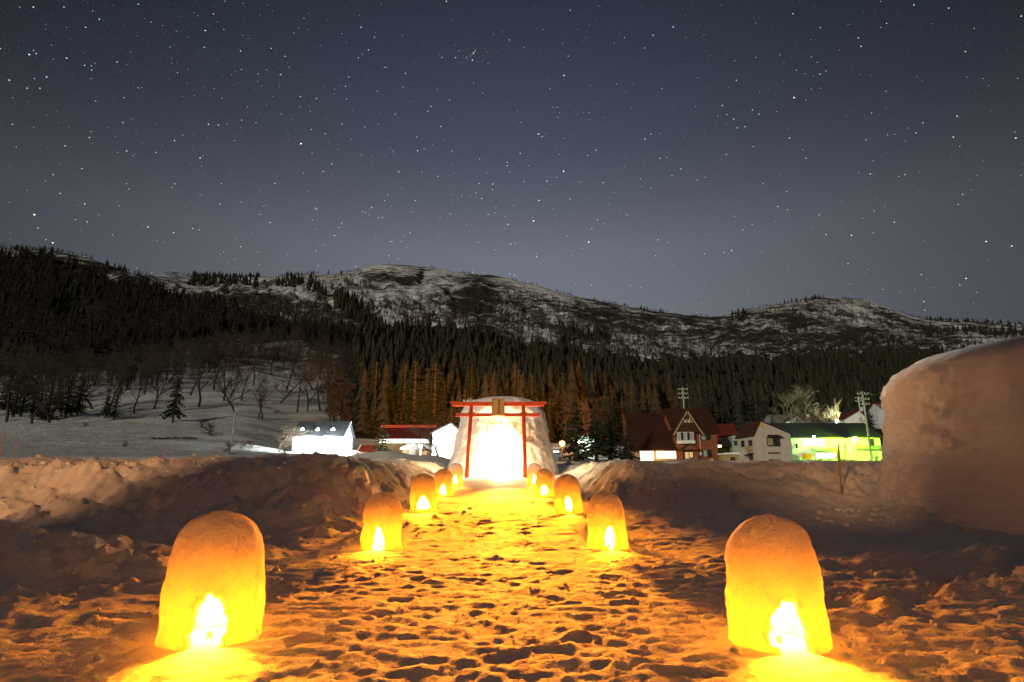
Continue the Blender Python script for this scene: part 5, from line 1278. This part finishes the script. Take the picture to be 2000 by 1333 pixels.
def wire(p, q, sag, label):
    pts = [p.lerp(q, k/20)+Vector((0, 0, -sag*(1-(2*k/20-1)**2))) for k in range(21)]
    b = MB(); b.tube(pts, 0.018, 4); o = b.build_at('wire', WIRE, pts[0]); tag(o, label, 'wire', 'power lines')
wire(T6, T1, 1.2, 'power line from the pole behind the gate to the brown house pole')
wire(T1, T3, 1.4, 'power line from the brown house pole to the green lit pole')
wire(T3, at(1800, 735, 60.0), 0.8, 'power line from the green lit pole off to the right behind the dome')
wire(T2, T4, 0.8, 'sagging line between the two far poles')
wire(T4, at(1790, 800, 150.0), 1.0, 'sagging line from the thin far pole to the right')
# orange street lamp
p = at(1098, 867, 58.0); g = gz(p.x, 58.0)
t = empty('street_lamp', (p.x, 58.0, g), 'orange street lamp glowing right of the tall snow hut', 'street lamp')
b = MB(); b.tube([(p.x, 58.0, g-0.4), (p.x, 58.0, p.z-0.25)], [0.10, 0.07], 10); b.build('pole', TIMBER, t)
b = MB(); b.lathe([(0.08, p.z-0.25), (0.22, p.z-0.15), (0.27, p.z+0.05), (0.2, p.z+0.22)], p.x, 58.0, 14); b.build('globe', LAMP_ORANGE, t, True)
b = MB(); b.lathe([(0.24, p.z+0.222), (0.16, p.z+0.32), (0.03, p.z+0.4)], p.x, 58.0, 14); b.build('hood', METAL, t)
point('street_lamp_light', (p.x, 57.4, p.z+0.0), 320, (1.0, 0.45, 0.08), 0.2, t)
# sodium mast hidden behind the tall snow hut, lighting the wood
MY = 62.0; mp_ = at(985, 872, MY); g = gz(mp_.x, MY); mz = g+5.6
t = empty('floodlight_mast', (mp_.x, MY, g), 'orange floodlight mast hidden behind the tall snow hut, lighting the wood', 'floodlight')
b = MB(); b.tube([(mp_.x, MY, g-0.5), (mp_.x, MY, mz-0.3)], [0.16, 0.09], 10); b.build('mast', METAL, t)
b = MB(); b.box(mp_.x-0.3, mp_.x+0.3, MY-.15, MY+.15, mz-0.3, mz+0.1); b.build('housing', METAL, t)
b = MB(); b.box(mp_.x-0.27, mp_.x+0.27, MY+.152, MY+.2, mz-0.27, mz+0.07); b.build('lens', LAMP_ORANGE, t)
spot('wood_flood', (mp_.x, MY+0.6, mz), (mp_.x-4, MY+100, mz+42), 1150000, (1.0, 0.34, 0.04), 74, 1.0, 0.3, t)
# snow stakes
def stake(px, pb, pt, Y, label, matl, r=0.02, dx=0.0):
    x = FX(px, pb, Y); g = gz(x, Y); zt = FZ(pt, Y)
    b = MB(); pts = [(x, Y, g-0.2), (x+dx*0.5, Y, (g+zt)/2), (x+dx, Y, zt)]; b.tube(pts, [r, r, r*0.85], 8)
    o = b.build_at('snow_stake', matl, (x, Y, g), True); tag(o, label, 'stake', 'stakes marking the snow edge')
stake(1, 893, 842, 30.0, 'red snow stake at the very left edge', STAKE_RED, 0.02)
stake(28, 893, 855, 32.0, 'red snow stake just right of the one at the left edge', STAKE_RED, 0.02)
stake(312, 897, 875, 34.0, 'thin leaning red stake in the left field', STAKE_RED, 0.022, 0.32)
stake(1645, 984, 866, 13.6, 'thin bamboo stake before the bank, left of the big snow dome', BAMBOO, 0.022, 0.10)
# bamboo winter bundle before the green building
p = at(1655, 905, 80.0); g = gz(p.x, 80.0)
t = empty('bamboo_tripod', (p.x, 80.0, g), 'tall tied bundle of poles before the green lit building', 'pole bundle')
for k in range(5):
    q = 2*math.pi*k/5; b = MB(); b.tube([(p.x+0.7*math.cos(q), 80+0.7*math.sin(q), g-0.1), (p.x+0.02*math.cos(q), 80+0.02*math.sin(q), FZ(868, 80.0))], 0.035, 5); b.build('pole', TIMBER, t)
# bare bank showing through the field snow
b = MB()
for k in range(26):
    px = 298+k*3.35; Y = base_depth(px, 858.5); x = FX(px, 858.5, Y); g = gz(x, Y)
    b.add([(x-0.35, Y-0.2, g-0.1), (x+0.4, Y-0.25, g-0.1), (x+0.3, Y+0.5, g-0.1), (x-0.3, Y+0.4, g-0.1), (x+rnd.uniform(-.2, .2), Y, g+rnd.uniform(0.25, 0.55))], [(0, 1, 4), (1, 2, 4), (2, 3, 4), (3, 0, 4), (3, 2, 1, 0)])
x = FX(340, 858.5, 100.0)
o = b.build('dry_brush', BARK, None); tag(o, 'dark line of dry brush showing through the left field snow', 'brush', kind='stuff')

# ------------------------------------------------------------------ clods on the banks
ico = []
for s in range(4):
    rg = np.random.default_rng(800+s)
    v = np.array([(0,0,1),(.894,0,.447),(.276,.851,.447),(-.724,.526,.447),(-.724,-.526,.447),(.276,-.851,.447),(.724,.526,-.447),(-.276,.851,-.447),(-.894,0,-.447),(-.276,-.851,-.447),(.724,-.526,-.447),(0,0,-1)])
    f = np.array([(0,1,2),(0,2,3),(0,3,4),(0,4,5),(0,5,1),(1,6,2),(2,7,3),(3,8,4),(4,9,5),(5,10,1),(6,7,2),(7,8,3),(8,9,4),(9,10,5),(10,6,1),(6,11,7),(7,11,8),(8,11,9),(9,11,10),(10,11,6)])
    ico.append((v*rg.uniform(0.65, 1.25, (12, 1))*np.array([1, 1, .75]), f))
def clods(cx, cy, sx, sy, n, smin, smax, rg):
    return rg.normal(cx, sx, n), rg.normal(cy, sy, n), smin*(smax/smin)**(rg.random(n)**2.2)
parts = [(-5.6, 6.2, 1.6, .8, 420, .01, .05), (-7, 12.0, 3, 1.2, 420, .012, .08), (-3.6, 12.5, .9, 1.6, 160, .02, .08), (2.9, 15.2, .5, 1.8, 200, .012, .06), (6, 14.2, 3, 1.2, 220, .01, .05), (5.4, 5.4, 1.6, 1.0, 420, .008, .04), (7.6, 10.8, 1.6, .7, 300, .015, .07), (3.6, 9.5, 1.0, 2.0, 160, .012, .05), (-3.0, 8.6, .7, 1.4, 90, .015, .06), (-2.6, 4.6, .8, .6, 110, .008, .035), (0, 5, 1.6, 2.5, 160, .006, .02), (3.0, 3.4, .8, .7, 160, .008, .035)]
Xs, Ys_, Ss = [np.concatenate(q) for q in zip(*[clods(*p, RNG) for p in parts])]
k = (np.hypot(Xs-DX, Ys_-DY) > 3.7) & (Ys_ > 1.2)
for (px, py, Y, *_r) in LANTERNS: k &= np.hypot(Xs-FX(px, py, Y), Ys_-Y) > 0.33
Xs, Ys_, Ss = Xs[k], Ys_[k], Ss[k]; Zs = ground(Xs, Ys_)
Vs, Fs, off = [], [], 0; wh = RNG.integers(0, 4, len(Xs))
for q, (pv, pf) in enumerate(ico):
    i = np.where(wh == q)[0]; an = RNG.uniform(0, 6.28, len(i))[:, None]
    x = (pv[None, :, 0]*np.cos(an)-pv[None, :, 1]*np.sin(an))*Ss[i][:, None]+Xs[i][:, None]; y = (pv[None, :, 0]*np.sin(an)+pv[None, :, 1]*np.cos(an))*Ss[i][:, None]+Ys_[i][:, None]; z = pv[None, :, 2]*Ss[i][:, None]+Zs[i][:, None]+0.15*Ss[i][:, None]
    V = np.stack([x, y, z], -1).reshape(-1, 3); Vs.append(V); Fs.append((pf[None]+(np.arange(len(i))*12)[:, None, None]).reshape(-1, 3)+off); off += len(V)
o = link_mesh('snow_clods', np_mesh('snow_clods', np.concatenate(Vs), np.concatenate(Fs), True), SNOW); tag(o, 'loose clods of snow scattered over banks and ground', 'snow', kind='stuff')

# ------------------------------------------------------------------ stars
BRIGHT = [(588,281,1.0,'w'),(67,420,.9,'w'),(1101,335,1.0,'b'),(1052,262,.75,'b'),(1102,148,.7,'b'),(1042,432,.85,'n'),(1150,473,.85,'n'),(1551,191,.7,'n'),(1663,460,.7,'b'),(816,295,.6,'b'),(391,309,.65,'b'),(57,107,.6,'b'),(91,151,.5,'b'),(78,173,.4,'b'),
 (878,196,.4,'b'),(963,360,.5,'b'),(1053,392,.6,'n'),(801,455,.45,'b'),(779,336,.5,'w'),(998,477,.5,'b'),(1006,476,.3,'b'),(1926,472,.6,'n'),(1862,268,.5,'b'),(1984,270,.5,'n'),(1976,481,.5,'n'),(1887,544,.55,'n'),(1429,490,.5,'n'),(1542,270,.35,'n'),(1315,53,.55,'b'),(1276,69,.4,'n'),
 (705,54,.45,'b'),(130,114,.45,'n'),(401,60,.45,'n'),(194,38,.4,'b'),(872,3,.5,'w'),(1785,10,.45,'b'),(1682,91,.35,'n'),(341,275,.45,'b'),(289,444,.5,'n'),(103,475,.7,'n'),(619,409,.4,'n'),(1178,357,.4,'n'),(726,406,.4,'n'),(740,426,.35,'w'),(757,381,.35,'w'),(751,132,.35,'w'),
 (925,104,.55,'n'),(923,118,.5,'n'),(928,100,.35,'w'),(890,113,.35,'n'),(1016,300,.45,'n'),(1068,354,.4,'n'),(962,371,.35,'n'),(1880,380,.3,'n'),(18,157,.4,'n'),(530,95,.3,'n'),(470,100,.35,'n'),(1330,330,.3,'n'),(1440,250,.35,'n'),(1700,340,.35,'n'),(1600,420,.3,'n'),(240,240,.3,'n'),(160,330,.3,'n'),(500,240,.3,'b'),(1225,420,.3,'n'),(1280,500,.3,'n')]
tint = {'w': (1.0, .84, .62), 'b': (.62, .78, 1.0), 'n': (.95, .96, 1.0)}
rg = np.random.default_rng(55); SR = 9000.0
def sdir(px, py):
    v = (666.5-py)/FPX; d = np.array([(px-1000)/FPX, CT-v*ST, ST+v*CT]); return d/np.linalg.norm(d)
dirs, sizes, cols_ = [], [], []
for px, py, m_, c in BRIGHT:
    dirs.append(sdir(px, py)); sizes.append(0.00055+0.00080*m_); cols_.append(np.array(tint[c])*(0.55+1.3*m_))
N = 150000
zz = rg.uniform(0.02, 1.0, N); aa = rg.uniform(0, 2*np.pi, N); rr = np.sqrt(1-zz*zz)
D = np.stack([rr*np.cos(aa), rr*np.sin(aa), zz], 1)
band = np.array([0.62, -0.18, 0.76]); band /= np.linalg.norm(band)       # pole of the milky way: stars crowd near its plane
keep = rg.random(N) < (0.50 + 0.5*np.exp(-((D@band)/0.22)**2)); D = D[keep & (D[:, 1] > -0.1)]; N = len(D)
mag = rg.random(N)**17
for d, m_, q in zip(D, mag, rg.random(N)):
    dirs.append(d); sizes.append(0.00024+0.00055*m_); c = tint['b'] if q < .35 else (tint['w'] if q > .85 else tint['n']); cols_.append(np.array(c)*(0.26+1.1*m_))
for k in range(46):
    dirs.append(sdir(925+rg.normal(0, 20), 108+rg.normal(0, 16))); sizes.append(0.00045); cols_.append(np.array(tint['n'])*rg.uniform(.15, .45))
dirs = np.array(dirs); sizes = np.array(sizes)*SR; cols_ = np.array(cols_); n = len(dirs)
ov_ = np.array([(1,1,1),(1,-1,-1),(-1,1,-1),(-1,-1,1)], float)*0.75; of = np.array([(0,1,2),(0,2,3),(0,3,1),(1,3,2)])
V = (dirs[:, None, :]*SR + ov_[None]*sizes[:, None, None]).reshape(-1, 3); F = (of[None]+(np.arange(n)*4)[:, None, None]).reshape(-1, 3)
me = np_mesh('stars', V, F); ca = me.attributes.new('tint', 'FLOAT_COLOR', 'POINT')
ca.data.foreach_set('color', np.concatenate([np.repeat(cols_, 4, 0), np.ones((n*4, 1))], 1).astype(np.float32).ravel())
m = bpy.data.materials.new('starlight'); m.use_nodes = True; nt = m.node_tree; nt.nodes.clear()
o_ = nt.nodes.new('ShaderNodeOutputMaterial'); e = nt.nodes.new('ShaderNodeEmission'); a_ = nt.nodes.new('ShaderNodeAttribute'); a_.attribute_name = 'tint'
nt.links.new(a_.outputs['Color'], e.inputs['Color']); e.inputs['Strength'].default_value = 1.0; nt.links.new(e.outputs[0], o_.inputs['Surface'])
try: m.cycles.emission_sampling = 'NONE'
except Exception: pass
o = link_mesh('stars', me, m); tag(o, 'countless stars across the night sky', 'stars', kind='stuff')
